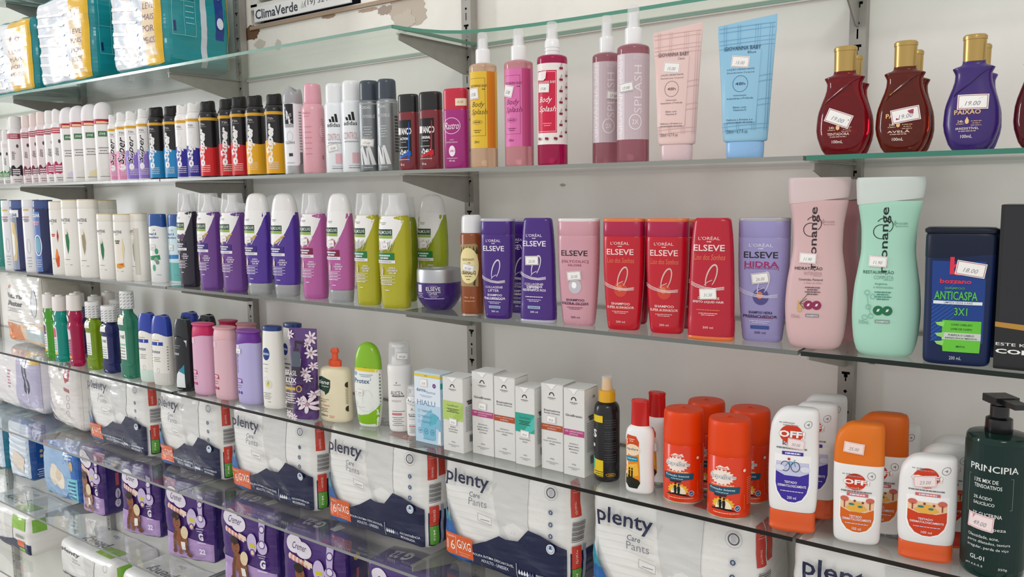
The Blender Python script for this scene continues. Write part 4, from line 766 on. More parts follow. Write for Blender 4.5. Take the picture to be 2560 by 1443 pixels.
def off_lotion(B, shield='#3f2f9c', foot='#e05a22', kids=1, tag1=1, spray=0, back=0):
    # rounded on the upper left, squarer on the upper right; flat shield label
    capz = .17 if not spray else 0
    prof = [(capz, .90), (capz+.01, .93), (.3, .98), (.5, 1), (.75, .98), (.86, .95, 1, 0, .035), (.93, .87, .95, 0, .11), (.97, .77, .85, 0, .19), (.99, .66, .7, 0, .25), (1, .50, .5, 0, .30)]
    if spray: prof = [(0, .78), (.012, .88), (.05, .93), (.3, .97), (.60, 1), (.655, 1), (.66, .99)]
    s = B.loft('body', prof, mat('#ecebea', 'satin', .33), n=3.0, rnd=False)
    if spray: B.loft('cap', [(.66, 1), (.668, 1.01), (.8, .99), (.90, .93, 1, 0, .06), (.96, .80, .9, 0, .17), (.99, .66, .75, 0, .25), (1, .48, .55, 0, .3)], mat(foot, 'satin', .4), n=3.0, rnd=False)
    else: B.loft('cap', [(0, .84), (.012, .92), (.03, .94), (.035, .92), (.15, .93), (.168, .91)], mat(foot, 'plastic', .35), n=3.0, rnd=False)
    if back: return
    A = Art(B, s); b = .25 if not spray else .10; t = .62 if not spray else .40; k = .66
    hb = t-b
    sh = [(-k, t), (-k, b+hb*.4), (-k*.88, b+hb*.22), (-k*.6, b+hb*.07), (-k*.2, b), (k*.2, b), (k*.6, b+hb*.07), (k*.88, b+hb*.22), (k, b+hb*.4), (k, t)]
    A.P('#f6f4f2', [(u*1.10, v-(.012 if v < t else -.015)) for u, v in sh]); ts = b+hb*.66
    A.P('#c9cbe6' if kids else '#f0c9a0', [(u, min(v, ts+hb*.22)) for u, v in sh]); 
    A.P(shield, [(-k, ts), (-k, b+hb*.4), (-k*.88, b+hb*.22), (-k*.6, b+hb*.07), (-k*.2, b), (k*.2, b), (k*.6, b+hb*.07), (k*.88, b+hb*.22), (k, b+hb*.4), (k, ts), (.3, ts-.03), (-.3, ts-.03)])
    oy = .80 if not spray else .52; rr = .0115 if not spray else .010
    A.E('#cf3a1f', -.1, oy, rr*1.25, rr*1.1, n=28); A.T('#a8331a', 'OFF!', -.06, oy-.001, .058 if not spray else .045, w=.53, bold=.07); A.T('#f6f4f2', 'OFF!', -.06, oy-.001, .055 if not spray else .043, w=.52, bold=.04)
    A.O('#77777a', .52, oy+.085 if not spray else oy+.06, .0045, .0048, th=.0005); A.T('#77777a', '4', .52, oy+.085 if not spray else oy+.06, .022, w=.06, bold=0); A.T('#3d3d40', 'sc johnson', -.32, oy+.088 if not spray else oy+.06, .016, w=.3); A.M('#9a9a9c', -.15, oy+.07 if not spray else oy+.045, .3, 1)
    A.T('#6b4a5a' if kids else '#d9a89a', 'kids' if kids else 'family', -.15, oy-.075 if not spray else oy-.055, .035 if not spray else .028, w=.26 if kids else .34, bold=.01); A.M('#77777a', -.05, oy-.115 if not spray else oy-.08, .6, 1, .02, .6)
    hb0 = oy-.155 if not spray else oy-.105
    A.R('#3f2f9c' if kids else '#cf6a6a', -.42, hb0-.014, .42, hb0+.014); A.M('#e9e4f4', 0, hb0, .3, 1, .02, .6)
    if kids:
        for u in (-.28, .12): A.O('#2c2a4a', u, ts+.045, .0055, .0066, th=.0008)
        A.L('#4f8fb0', [(-.28, ts+.045), (-.12, ts+.085), (.06, ts+.08), (-.08, ts+.045), (-.12, ts+.085)], .0008); A.L('#4f8fb0', [(.12, ts+.045), (.06, ts+.095), (.12, ts+.1)], .0008); A.E('#b03a50', -.14, ts+.105, .0018)
        A.E('#dfe1ee', -.5, ts+.03, .006, .004) ; A.E('#dfe1ee', .5, ts+.03, .006, .004)
    else:
        for u in (-.5, .5): A.E('#cf6a5a', u, ts+.075, .005, .0035); A.R('#8f3a2c', u-.02, ts, u+.02, ts+.06)
        A.P('#e9b04a', [(-.45, ts), (-.2, ts+.05), (.1, ts+.055), (.4, ts), (.1, ts-.03), (-.2, ts-.025)]); A.E('#2f7f78', -.22, ts+.035, .0035, .0015); A.E('#7a3a2c', -.1, ts+.065, .0014); A.E('#2f7f78', .12, ts+.02, .003, .0015); A.E('#7a3a2c', .22, ts+.055, .0014)
    A.T('#eee9f6', 'TESTADO', -.05, b+hb*.44, .02, w=.25, bold=.02); A.T('#eee9f6', 'DERMATOLOGICAMENTE', 0, b+hb*.36, .02, w=.56, bold=.02); A.M('#d9cfee', 0, b+hb*.24, .45, 1); A.T('#eee9f6', '200 ml' if kids else '100 ml', 0, b+hb*.10, .024, w=.18); A.done()
    if tag1 == 1: price(B, s, .12, oy-.075, '30.00', rot=-5, w=.0215, h=.0135, border='#c98f98', paper='#f3e3e2')
    if tag1 == 2: price(B, s, -.12, oy-.03, '23.00', rot=8, w=.025, h=.0145, border='#c9928f', paper='#f3e3e2')
    if tag1 == 3:
        sc = Surf([(0, B.w*.5, B.d*.5, 3, 0), (B.h, B.w*.49, B.d*.49, 3, 0)], False); price(B, sc, -.2, .80, '25.00', rot=-5, w=.024, h=.014, border='#d9a3a3', paper='#f6dfd8')
def pump_bottle(B):
    s = B.loft('body', [(0, .92), (.01, .98), (.03, 1), (.72, 1), (.76, .985), (.775, .93), (.785, .5)], mat('#103a33', 'liquid', .12))
    v = B.loft('neck', [(.783, .42), (.79, .44), (.86, .42), (.865, .36), (.87, .30), (.93, .30), (.935, .2)], '#141416', smooth=False)
    bm, f = boxes([(-B.w*.20, -B.w*.22, B.h*.945, B.w*.2, B.w*.2, B.h*.985), (-B.w*.12, -B.w*.62, B.h*.952, B.w*.12, -B.w*.2, B.h*.98), (-B.w*.05, -B.w*.05, B.h*.92, B.w*.05, B.w*.05, B.h*.95)]); o = mk('pump_head', bm, f, mat('#141416'), None, B.root, smooth=False); o.rotation_euler = (0, 0, .5)
    A = Art(B, s); k = '#e3e6e4'; A.P('#0d2a26', [(-1.5, .05), (1.5, .05), (1.5, .74), (-1.5, .74)])
    A.T(k, 'PRINCIPIA', -.12, .615, .036, w=.78, bold=.01)
    for i, (t2, wd) in enumerate((('13% MIX DE', .38), ('TENSOATIVOS', .44), ('', 0), ('2% ÁCIDO', .30), ('SALICÍLICO', .34), ('', 0), ('5% GLICERINA', .46))):
        if t2: A.T(k, t2, -.72+wd, .545-.031*i, .021, w=wd, bold=.01)
    A.L('#8a9490', [(.42, .57), (.5, .57), (.5, .40), (.42, .40)], .0004); A.L('#8a9490', [(-.85, .57), (-.93, .57), (-.93, .36), (-.85, .36)], .0004)
    A.T(k, 'gel de limpeza', -.28, .285, .024, w=.62, bold=0)
    for i, (t2, wd) in enumerate((('Oleosidade, acne,', .5), ('poros dilatados, textura', .68), ('irregular, perda de viço', .66))): A.T(k, t2, -.86+wd, .235-.03*i, .02, w=wd, bold=0)
    A.T(k, 'GL-01', -.5, .115, .024, w=.24, bold=.01); A.T(k, 'pH 4.5-5.5', -.6, .07, .014, w=.3, bold=0); A.T(k, '350g', .3, .07, .016, w=.14, bold=0); A.done(); price(B, s, -.45, .315, '49.00', rot=-4, w=.028, h=.018, border='#c9909a', paper='#f3e0e0')
# ================================================================== the room: wall, panel, air conditioner
WM = mat('#e4e2dd', 'paint')
def wall_paint(hx, stain, seed, sc=3.0, rough=.6, bump=.25, amt=.35):
    m = bpy.data.materials.new('wall_paint'); m.use_nodes = True; nt = m.node_tree; N = nt.nodes.new; L = nt.links.new; b = nt.nodes['Principled BSDF']
    tc = N('ShaderNodeTexCoord'); n1 = N('ShaderNodeTexNoise'); n1.inputs['Scale'].default_value = sc; n1.inputs['Detail'].default_value = 9; n1.inputs['Roughness'].default_value = .65
    mp = N('ShaderNodeMapping'); mp.inputs['Location'].default_value = (seed, 0, seed); L(tc.outputs['Object'], mp.inputs[0]); L(mp.outputs[0], n1.inputs['Vector'])
    cr = N('ShaderNodeValToRGB'); cr.color_ramp.elements[0].position = .42; cr.color_ramp.elements[0].color = (0, 0, 0, 1); cr.color_ramp.elements[1].position = .75; cr.color_ramp.elements[1].color = (amt, amt, amt, 1)
    L(n1.outputs['Fac'], cr.inputs[0]); mx = N('ShaderNodeMix'); mx.data_type = 'RGBA'; L(cr.outputs[0], mx.inputs[0]); mx.inputs[6].default_value = lin(hx); mx.inputs[7].default_value = lin(stain); L(mx.outputs[2], b.inputs['Base Color'])
    b.inputs['Roughness'].default_value = rough; n2 = N('ShaderNodeTexNoise'); n2.inputs['Scale'].default_value = 28; n2.inputs['Detail'].default_value = 8; L(tc.outputs['Object'], n2.inputs['Vector'])
    bp = N('ShaderNodeBump'); bp.inputs['Strength'].default_value = bump; bp.inputs['Distance'].default_value = .004; L(n2.outputs['Fac'], bp.inputs['Height']); L(bp.outputs['Normal'], b.inputs['Normal']); return m
wall_m = wall_paint('#f6f2ea', '#c2b9aa', 3, bump=.35); panel_m = wall_paint('#f8f4ee', '#cbc7c1', 8, 2.0, .33, .05, .3)
# plaster wall with the opening for the air conditioner
AX0, AX1, AZ0, AZ1 = -.70, -.315, .4215, .80
v, f = boxes([(-4.5, 0, -1.9, AX0, .12, 1.1), (AX1, 0, -1.9, 2.2, .12, 1.1), (AX0, 0, -1.9, AX1, .12, AZ0), (AX0, 0, AZ1, AX1, .12, 1.1), (AX0, .10, AZ0, AX1, .12, AZ1)])
wall = struct(mk('wall_back', v, f, wall_m, smooth=False)); wall['label'] = 'off-white plastered shop wall, stained and chipped around the air conditioner'
PZ = .287
v, f = boxes([(-4.5, -.006, -1.9, 2.2, -.0002, PZ)]); pn = mk('panel', v, f, panel_m, None, wall, smooth=False)
v, f = boxes([(-4.5, -.011, PZ, 2.2, -.0002, PZ+.010)]); mk('ledge', v, f, mat('#eae6df', 'paint'), None, wall, smooth=False)
v, f = boxes([(-4.5, -4.5, -1.98, 2.2, .12, -1.9)]); struct(mk('floor', v, f, mat('#a8a29a', 'satin'), smooth=False))
def blob(name, cx, cz, rx, rz, hx, y, th, seed, kind='paint', sq=0):
    rg = random.Random(seed); n = 34; pts = []
    for i in range(n):
        a = 2*PI*i/n; k = 1+.28*noise.noise(Vector((math.cos(a)*1.7+seed, math.sin(a)*1.7, seed*.3)))+.16*rg.uniform(-1, 1); pts.append((cx+rx*k*math.cos(a)+sq*rz*math.sin(a), cz+rz*k*math.sin(a)))
    v, f = prism(pts, y, y-th); o = mk(name, v, f, mat(hx, kind), None, wall, smooth=False); return o
blob('chipped_plaster', -.178, .388, .052, .034, '#c4b6a6', .0005, .0012, 3); blob('chipped_plaster', -.243, .397, .020, .010, '#a8968a', .0005, .0014, 5)
blob('chipped_plaster', -.185, .368, .030, .020, '#cbbfb0', .0005, .0018, 6); blob('chipped_plaster', -.700, .405, .030, .018, '#6f5038', .0005, .0014, 7); blob('chipped_plaster', -.735, .39, .018, .006, '#9a7a5e', .0005, .0012, 9)
blob('chipped_plaster', -.67, .375, .02, .010, '#cfc6ba', .0005, .0016, 11); blob('chipped_plaster', -.60, .365, .012, .012, '#cdc5ba', .0005, .0012, 12)
blob('chipped_plaster', -.745, .47, .008, .05, '#cbbfb2', .0005, .0012, 14); blob('chipped_plaster', -.42, .408, .02, .005, '#a58a74', .0005, .0012, 15); blob('chipped_plaster', -.29, .404, .03, .004, '#b49a86', .0005, .0012, 16)
for q, (a, b, c) in enumerate(((.76, -.253, '#8e857e'), (1.02, -.06, '#9a938c'), (.66, -.235, '#8a817a'), (.21, .02, '#b7b0aa'))): blob('scuff_mark', a, b, .006, .0025, c, -.0062, .0006, 20+q)
v, f = boxes([(-.70, -.006, .410, -.06, -.0002, .418)]); mk('wooden_edge', v, f, mat('#a9927c', 'paint'), None, wall, smooth=False)
# air conditioner
ac = thing('air_conditioner', 'old white wall air conditioner with louvres and a service name plate, above the glass shelf', 'air conditioner', (-.51, 0, .41))
def acb(part, b, m, lab=None):
    v, f = boxes(b); v = [(x+.51, y, z-.41) for x, y, z in v]; o = mk(part, v, f, m, None, ac, smooth=False)
    if lab: o['label'] = lab
    return o
acb('case', [(AX0+.012, .02, .412, AX0+.022, .09, .78), (AX1-.022, .02, .412, AX1-.012, .09, .78), (AX0+.012, .085, .412, AX1-.012, .095, .78), (AX0+.012, .02, .423, AX1-.012, .09, .428)], mat('#3a3c4c', 'satin'))
for i in range(9): acb('louvre', [(AX0+.03, .0, .478+i*.03, AX1-.03, .03, .484+i*.03)], mat('#d8d5ce', 'satin'))
for i in range(6): acb('grille_bar', [(AX0+.075+i*.055, .032, .465, AX0+.085+i*.055, .038, .77)], mat('#9c9dab', 'satin'))
acb('front_frame', [(AX0+.008, -.006, .462, AX0+.032, .03, .79), (AX1-.030, -.006, .462, AX1-.008, .03, .79), (AX0+.008, -.006, .455, AX1-.008, .03, .468)], mat('#dcdad4', 'satin'))
acb('name_plate', [(-.672, -.012, .424, -.335, -.007, .458)], mat('#ecebea', 'satin'))
class _I: pass
it = _I(); it.root = ac; it.w = .34; it.h = .034
A = Art(it, Flat((.0065, -.0122, .014), (1, 0, 0), (0, -1, 0)), 'plate_lettering'); A.T('#3f434c', 'ClimaVerde', -.50, .5, .66, w=.46, bold=.015); A.P('#c3cdbf', [(.02, .3), (.06, .75), (.10, .3)]); A.T('#55585f', '(19) 3241-7511', .52, .52, .45, w=.42, bold=0); A.done()

# ================================================================== uprights, brackets, glass
SP = .75; UX = {-2: -3.0, -1: -2.253, 0: -1.5185, 1: -.7256, 2: 0.0, 3: .7277, 4: 1.46}
steel = mat('#aaa69f', 'steel'); dark = mat('#2b2622', 'paint')
def upright_mesh(z0, z1):
    bl = [(-.0115, -.018, z0, -.0100, 0, z1), (.0100, -.018, z0, .0115, 0, z1)]
    rows = [(.0, .0012, .0014), (.0012, .0036, .0026), (.0036, .0048, .0014), (.0048, .018, 0), (.018, .0195, .0011), (.0195, .024, .0011), (.024, .0285, .0028), (.0285, .0325, .0060), (.0325, .0405, 0), (.0405, .0545, .0012), (.0545, .06, 0)]
    z = z0
    while z < z1-.001:
        for a, b, c in rows:
            lo, hi = z+a, min(z+b, z1)
            if hi <= lo: continue
            if c: bl += [(-.0100, -.018, lo, -c, -.0168, hi), (c, -.018, lo, .0100, -.0168, hi)]
            else: bl.append((-.0100, -.018, lo, .0100, -.0168, hi))
        z += .06
    return boxes(bl)
UPL = {-2: 'leftmost slotted grey steel upright, beyond the nappy packs', -1: 'slotted grey steel upright second from the left, seen low behind glass', 0: 'slotted grey steel upright behind the white mouthwash bottles', 1: 'slotted grey steel upright left of the air conditioner', 2: 'slotted grey steel upright in the middle, behind the amber and purple bottles', 3: 'slotted grey steel upright on the right, behind the mint bottle', 4: 'slotted grey steel upright past the right edge of the shelves'}
um = None
for i, x in UX.items():
    z0, z1 = -1.5, (.405 if i == 2 else 1.0)
    e = thing('shelf_upright', UPL[i], 'upright', (x, -.0062, z0), 0, 'slotted wall uprights')
    v, f = upright_mesh(0, z1-z0); mk('channel', v, f, steel, None, e, smooth=False)
    v, f = boxes([(-.0098, -.004, 0.001, .0098, -.0006, z1-z0-.001)]); mk('shaded_back', v, f, dark, None, e, smooth=False)  # channel back coloured dark in place of the shade inside the slots
def bracket(i, sh, ln, big=0):
    zt = ZS[sh]-GT-.0006; x = UX[i]; r = .052 if not big else .062; y0 = -.0245
    nm = {'S': 'highest', 'T': 'top', 'A': 'spray can', 'B': 'shampoo', 'C': 'lotion', 'D': 'white pack', 'E': 'purple pack', 'F': 'lowest'}[sh]
    ps = {-2: 'leftmost upright', -1: 'second upright from left', 0: 'third upright from left', 1: 'upright left of the air conditioner', 2: 'middle upright', 3: 'right-hand upright', 4: 'upright beyond the right edge'}[i]
    e = thing('shelf_bracket', f'grey steel bracket under the {nm} shelf, {ps}', 'bracket', (x, y0, zt), 0, 'shelf brackets')
    L_ = ln+y0
    v, f = prism([(-L_, -.001), (0, -.001), (0, -r), (-.012, -r), (-L_, -.011)], -.0012, .0012, 'x'); mk('web', v, f, steel, None, e, smooth=False)
    v, f = boxes([(-.0055, -L_, -.0012, .0055, 0, 0)]); mk('flange', v, f, steel, None, e, smooth=False)
for sh in 'TABCDEF':
    for i in range(-2, 5): bracket(i, sh, .213 if not (sh == 'T' and i > 2) else .10)
for i in (-1, 0): bracket(i, 'S', .213, 1)
GL = {'S': '#f3f8f6', 'T': '#f2f8f5', 'A': '#f4f8f6', 'B': '#f3f6f5', 'C': '#f4f6f5', 'D': '#f5f7f6', 'E': '#f6f8f7', 'F': '#f6f8f7'}
EDGE = {'S': ('#9fb3aa', .2), 'T': ('#86a79a', .15), 'A': ('#8d908a', .25), 'B': ('#6d706c', .25), 'C': ('#191715', .25), 'D': ('#8d9090', .25), 'E': ('#8a8d8c', .25), 'F': ('#8a8d8c', .25)}  # per-shelf edge colours stand in for refraction that varies with viewing angle
EDGE_R = {'A': ('#3f7d6b', .2), 'B': ('#16211c', .25), 'C': ('#231f1c', .25), 'T': ('#5f9a86', .15)}
gm = {k: glass_mat(c) for k, c in GL.items()}
def glass(sh, x0, x1, label, edge, front=None, yb=-.012):
    z = ZS[sh]; pts = front or [(x0, -.25), (x1, -.25)]
    pts = pts+[(x1, yb), (x0, yb)]; n = len(pts); cx = (x0+x1)/2
    v = [(x-cx, y, -GT) for x, y in pts]+[(x-cx, y, GT) for x, y in pts]
    f = [tuple(range(n-1, -1, -1)), tuple(range(n, 2*n))]+[(i, (i+1) % n, (i+1) % n+n, i+n) for i in range(n)]
    o = mk('glass_shelf', v, f, [gm[sh], mat(edge[0], 'satin', edge[1])], [0, 0]+[1]*n, smooth=False); o.location = (cx, 0, z); return tag(o, label, 'shelf', 'glass shelves on the wall')
for sh, nm in zip('ABCDEF', ('row of spray cans and body sprays', 'row of shampoo bottles', 'row of lotions, mouthwash and insect repellent', 'white incontinence pant packs', 'purple nappy packs', 'lowest row of packs')):
    glass(sh, -3.05, -.7276, f'left glass shelf under the {nm}', EDGE[sh]); glass(sh, -.7236, .7257, f'middle glass shelf under the {nm}', EDGE[sh]); glass(sh, .7297, 1.5, f'right glass shelf under the {nm}', EDGE_R.get(sh, EDGE[sh]))
glass('T', -3.05, .020, 'top glass shelf carrying the teal nappy packs', EDGE['T'])
ft = [(.0225, -.250), (.026, -.222), (.036, -.190), (.055, -.158), (.08, -.136), (.115, -.121), (.16, -.112), (.22, -.105), (.3, -.101), (.42, -.099), (.6, -.099), (1.5, -.099)]
glass('T', .0225, 1.5, 'empty narrow top glass shelf with a curved green front edge', EDGE_R['T'], front=ft)
glass('S', -3.05, -1.49, 'highest glass shelf at the upper left, under a cloudy plastic pack', EDGE['S'])

# ================================================================== puffy plastic packs
class Pack:
    def __init__(s, name, w, d, h, seed=1, r=.022, puff=.16, wr=.004, slump=0):
        s.w, s.d, s.h, s.seed, s.r, s.puff, s.wr, s.slump = w, d, h, seed, r, puff, wr, slump
        s.root = bpy.data.objects.new(name, None); COL.objects.link(s.root); s.root.empty_display_size = .03
    def D(s, p):
        hw, hd, hh = s.w/2, s.d/2, s.h/2; p = Vector((p[0], p[1], p[2]-hh)); lim = (hw, hd, hh)
        q = Vector([max(-(l-s.r), min(l-s.r, c)) for c, l in zip(p, lim)]); e = p-q; m = max(abs(c) for c in e)
        if e.length > 1e-9: p = q+e/e.length*m
        fx, fy, fz = abs(p.x/hw), abs(p.y/hd), abs(p.z/hh); g = lambda t: max(0, 1-min(t, 1)**3)
        p = Vector((p.x*(1-s.puff*.45*(1-g(fz)*g(fy))), p.y*(1-s.puff*(1-g(fz)*g(fx))), p.z*(1-s.puff*.22*(1-g(fx)*g(fy)))))
        nv = Vector((p.x*9+s.seed*3.1, p.y*9, p.z*22+.25*p.x*40)); k = s.wr*(noise.noise(nv)+.5*noise.noise(nv*2.3))*min(1, 2.2*(fz+.25))
        nrm = Vector((p.x/hw*fx**3, p.y/hd*fy**3, p.z/hh*fz**3)); nrm = nrm.normalized() if nrm.length > 1e-6 else Vector((0, 0, 0))
        p = p+nrm*(k-s.wr*.3); z = p.z+hh
        return Vector((p.x, p.y+s.slump*(z/s.h)**2, max(z, 0)))
    def body(s, m, part='wrapper', g=.009):
        V, F_, idx = [], [], {}
        def vid(p):
            k = (round(p[0], 5), round(p[1], 5), round(p[2], 5))
            if k not in idx: idx[k] = len(V); V.append(tuple(s.D(p)))
            return idx[k]
        nx, ny, nz = [max(4, int(round(t/g))) for t in (s.w, s.d, s.h)]
        X = [-s.w/2+s.w*i/nx for i in range(nx+1)]; Y = [-s.d/2+s.d*i/ny for i in range(ny+1)]; Z = [s.h*i/nz for i in range(nz+1)]
        for i in range(nx):
            for k in range(nz):
                F_.append([vid((X[a], Y[0], Z[b])) for a, b in ((i, k), (i+1, k), (i+1, k+1), (i, k+1))]); F_.append([vid((X[a], Y[-1], Z[b])) for a, b in ((i, k), (i, k+1), (i+1, k+1), (i+1, k))])
        for j in range(ny):
            for k in range(nz):
                F_.append([vid((X[-1], Y[a], Z[b])) for a, b in ((j, k), (j+1, k), (j+1, k+1), (j, k+1))]); F_.append([vid((X[0], Y[a], Z[b])) for a, b in ((j, k), (j, k+1), (j+1, k+1), (j+1, k))])
        for i in range(nx):
            for j in range(ny):
                F_.append([vid((X[a], Y[b], Z[-1])) for a, b in ((i, j), (i+1, j), (i+1, j+1), (i, j+1))]); F_.append([vid((X[a], Y[b], Z[0])) for a, b in ((i, j), (i, j+1), (i+1, j+1), (i+1, j))])
        return mk(part, V, F_, m, None, s.root, ang=80)
    def face(s, which):
        def fr(X, z, off): p = s.D((X, -s.d/2, z)); return (p.x, p.y-off, p.z)
        def sd(X, z, off): p = s.D((s.w/2, X, z)); return (p.x+off, p.y, p.z)
        def tp(X, z, off): p = s.D((X, z-s.d/2, s.h)); return (p.x, p.y, p.z+off)
        return {'front': fr, 'side': sd, 'top': tp}[which]
    def art(s, which, name='printed_front'):
        return Art(s, s.face(which), name, 'film', base=.0010, st=.007, W=(s.w if which != 'side' else s.d), H=(s.h if which != 'top' else s.d))
def plenty_front(A, ghost=0, seed=1):
    nv = '#182044'
    A.P('#d8d8d6', [(-.14, .92), (.42, .93), (.40, .55), (.46, .38), (.30, .28), (.12, .33), (-.02, .40), (-.10, .60)]); A.P('#e6e5e3', [(.02, .46), (.20, .52), (.36, .47), (.34, .36), (.16, .33)])
    for i in range(9): A.L('#dedddb', [(-.95, .70-.055*i), (-.5, .73-.058*i), (-.15, .69-.05*i)], .0005)
    for i in range(9):
        for j in range(7): A.E('#cfcecc', .50+.055*j, .94-.055*i, .0007, n=6) if (i+j) % 2 else None
    A.P(nv, [(-.98, .0+.03), (.99, .03), (.99, .40), (.80, .44), (.62, .48), (.44, .50), (.28, .38), (.10, .37), (.0, .385), (-.22, .30), (-.5, .22), (-.75, .16), (-.98, .12)])
    A.P('#1f5fa3', [(-.99, .03), (-.50, .03), (-.44, .09), (-.99, .09)]); A.P('#1f5fa3', [(-.99, .27), (-.70, .27), (-.80, .38), (-.99, .44)]); A.P('#1e8fa5', [(-.99, .38), (-.82, .385), (-.91, .50), (-.99, .60)])
    A.R('#e0602c', -.96, .085, -.44, .28); A.R('#f4d9c4', -.742, .10, -.735, .265); A.T('#f6e6d8', '16', -.83, .175, .09, w=.072, bold=.0); A.T('#f6e6d8', 'Contém', -.83, .255, .02, w=.075); A.T('#fbf1e6', 'G/XG', -.59, .20, .08, w=.125, bold=.01); A.M('#f0b28e', -.59, .125, .10, 2, .02)
    A.T(nv, 'plenty', -.51, .795, .155, w=.36, bold=.014); A.T('#5d6578', 'Care', -.38, .685, .045, w=.085, it=.2); A.T('#85878f', 'Pants', -.33, .625, .062, w=.145, bold=0)
    A.T('#dfe3f0', 'ROUPA ÍNTIMA DESCARTÁVEL', -.10, .165, .028, w=.33); A.T('#dfe3f0', 'ADULTO - UNISSEX', -.08, .12, .028, w=.22); A.R('#cfd4e6', .265, .07, .272, .20)
    for i in range(6): A.P('#e9ecf4' if i < 4 else '#5f6890', [(.31+i*.04, .155), (.328+i*.04, .125), (.32+i*.04, .11), (.30+i*.04, .11), (.292+i*.04, .125)])
    A.T('#dfe3f0', 'INCONTINÊNCIA', .74, .145, .026, w=.18); A.T('#dfe3f0', 'MODERADA', .70, .105, .026, w=.13)
    A.O('#8d8d92', .78, .86, .0135, th=.0005, n=30); A.O('#4d4f5e', .78, .86, .0085, th=.0022, n=20); A.P('#b7b7bd', [(.745, .89), (.80, .885), (.81, .84), (.76, .83)])
    for v in (.70, .60, .505): A.O('#9aa3b3', .78, v, .0062, th=.0004); A.E('#4b5a74', .78, v, .0046); A.E('#a9b4c4', .78, v, .0018, .0026)
    A.E('#d8dfe8', .78, .40, .0088); A.O('#2f4a7a', .78, .40, .0062, th=.0006); A.P('#3c5a88', [(.755, .40), (.805, .40), (.79, .425), (.77, .425)])
    A.P('#e9e8e5', [(-.30, .55), (-.09, .53), (-.09, .47), (-.30, .49)]); A.L('#77777a', [(-.30, .55), (-.09, .53), (-.09, .47), (-.30, .49), (-.30, .55)], .0005); A.M('#9d9da0', -.19, .50, .07, 1)
def plenty(name, label, l, r, yf, sh, h=.222, seed=1, top=0, group='white incontinence pant packs', first=[None], gfront=None, rot=0, d=.165):
    a, b = ony(l, 1150, yf).x, ony(r, 1150, yf).x; w = b-a
    P = Pack('diaper_pack', w, d, h, seed, puff=.10, wr=.0035); P.body(mat('#ecebe8', 'film'))
    A = P.art('front'); (gfront or plenty_front)(A); A.done()
    A = P.art('side', 'printed_side')
    if not gfront:
        A.R('#1d2650', -.99, .03, .9, .36); A.R('#c63a2b', -.97, .66, -.66, .97); A.R('#c63a2b', -.60, .68, -.35, .97) if top else None; A.T('#f0d5cc', 'G/XG', -.82, .73, .018, w=.13, rot=90); A.M('#e6a99d', -.8, .9, .1, 3, .02, .3)
        for i in range(13): A.R('#4b4b50', -.95, .45+.014*i, -.55, .452+.014*i+(.005 if i % 3 else .002))
        A.R('#c63a2b', -.97, .235, -.66, .42); A.T('#f0d5cc', 'G/XG', -.82, .33, .022, w=.15, rot=90); A.R('#5a9a38', -.97, .06, -.66, .232); A.T('#cfe3c0', 'P/M', -.82, .15, .022, w=.12, rot=90); A.R('#8f98ad', -.60, .06, -.50, .42)
    else: A.R('#7fb63f', -.9, .6, -.3, .9)
    A.done()
    A = P.art('top', 'printed_top'); A.T('#2a2a38', 'plenty', -.1, .40, .34, w=.42, rot=180, bold=.03) if not gfront else A.T('#55555c', 'plenty', -.2, .35, .3, w=.4, rot=180); A.T('#77777d', 'Care', -.1, .72, .1, w=.1, rot=180)
    if top: A.P('#c2382c', [(.25, .05), (.75, .02), (.85, .2), (.3, .3)]); A.T('#f3dcd4', 'gel', .6, .12, .14, w=.1)
    if gfront: A.P('#9cc455', [(.2, .1), (.7, .1), (.75, .45), (.25, .4)])
    A.done()
    e = P.root; e.location = ((a+b)/2, yf+d/2, ZS[sh]+GT); e.rotation_euler = (0, 0, math.radians(rot)); return tag(e, label, 'diaper pack', group)
for q, (l, r, lab, yf) in enumerate([(222, 372, 'white incontinence pant pack with navy foot, leftmost of its row', -.168), (392, 552, 'white incontinence pant pack with navy foot, below the pink shower gels', -.172),
    (568, 785, 'white incontinence pant pack with navy foot, below the purple floral pouch', -.176), (805, 1065, 'white incontinence pant pack with navy foot, below the row of small white cartons', -.176),
    (1092, 1428, 'white incontinence pant pack with navy foot, below the black spray bottle', -.174), (1462, 1905, 'white incontinence pant pack with crumpled red strip, below the orange cans', -.180), (1968, 2620, 'white incontinence pant pack at the lower right corner of the picture', -.185)]):
    plenty('p', lab, l, r, yf, 'D', seed=q+2, top=(q in (3, 5)), h=.222)
def pw(A): A.T('#55555c', 'plenty', -.5, .80, .12, w=.36, bold=.02); A.T('#8a8a90', 'Care', -.3, .68, .04, w=.09); A.T('#a5a5aa', 'Pants', -.25, .60, .05, w=.13, bold=0); A.P('#dcdbd8', [(.0, .85), (.4, .85), (.35, .3), (.1, .3)]); A.O('#8d8d92', .72, .8, .011, th=.001); A.P('#1d2650', [(-.98, .03), (.99, .03), (.99, .3), (.4, .36), (.0, .25), (-.98, .1)])
plenty('p', 'plain white pant pack with a lime patch on top, on the lowest shelf', 120, 262, -.16, 'F', h=.122, seed=21, gfront=pw, group='packs on the lowest shelf')
plenty('p', 'white pant pack on the lowest shelf, right of the one with lime patch', 272, 430, -.16, 'F', h=.122, seed=22, gfront=pw, group='packs on the lowest shelf')
def pg(A): pw(A); A.R('#8fc23f', .35, .62, .85, .92); A.R('#d8632c', .55, .22, .8, .36); A.R('#8fc23f', .6, .06, .82, .2); [A.R('#55555a', .5+.04*i, .42, .515+.04*i, .5) for i in range(8)]
plenty('p', 'white pack with lime and orange blocks on the lowest shelf, at the far left', -60, 55, -.165, 'F', h=.148, seed=23, gfront=pg, group='packs on the lowest shelf')

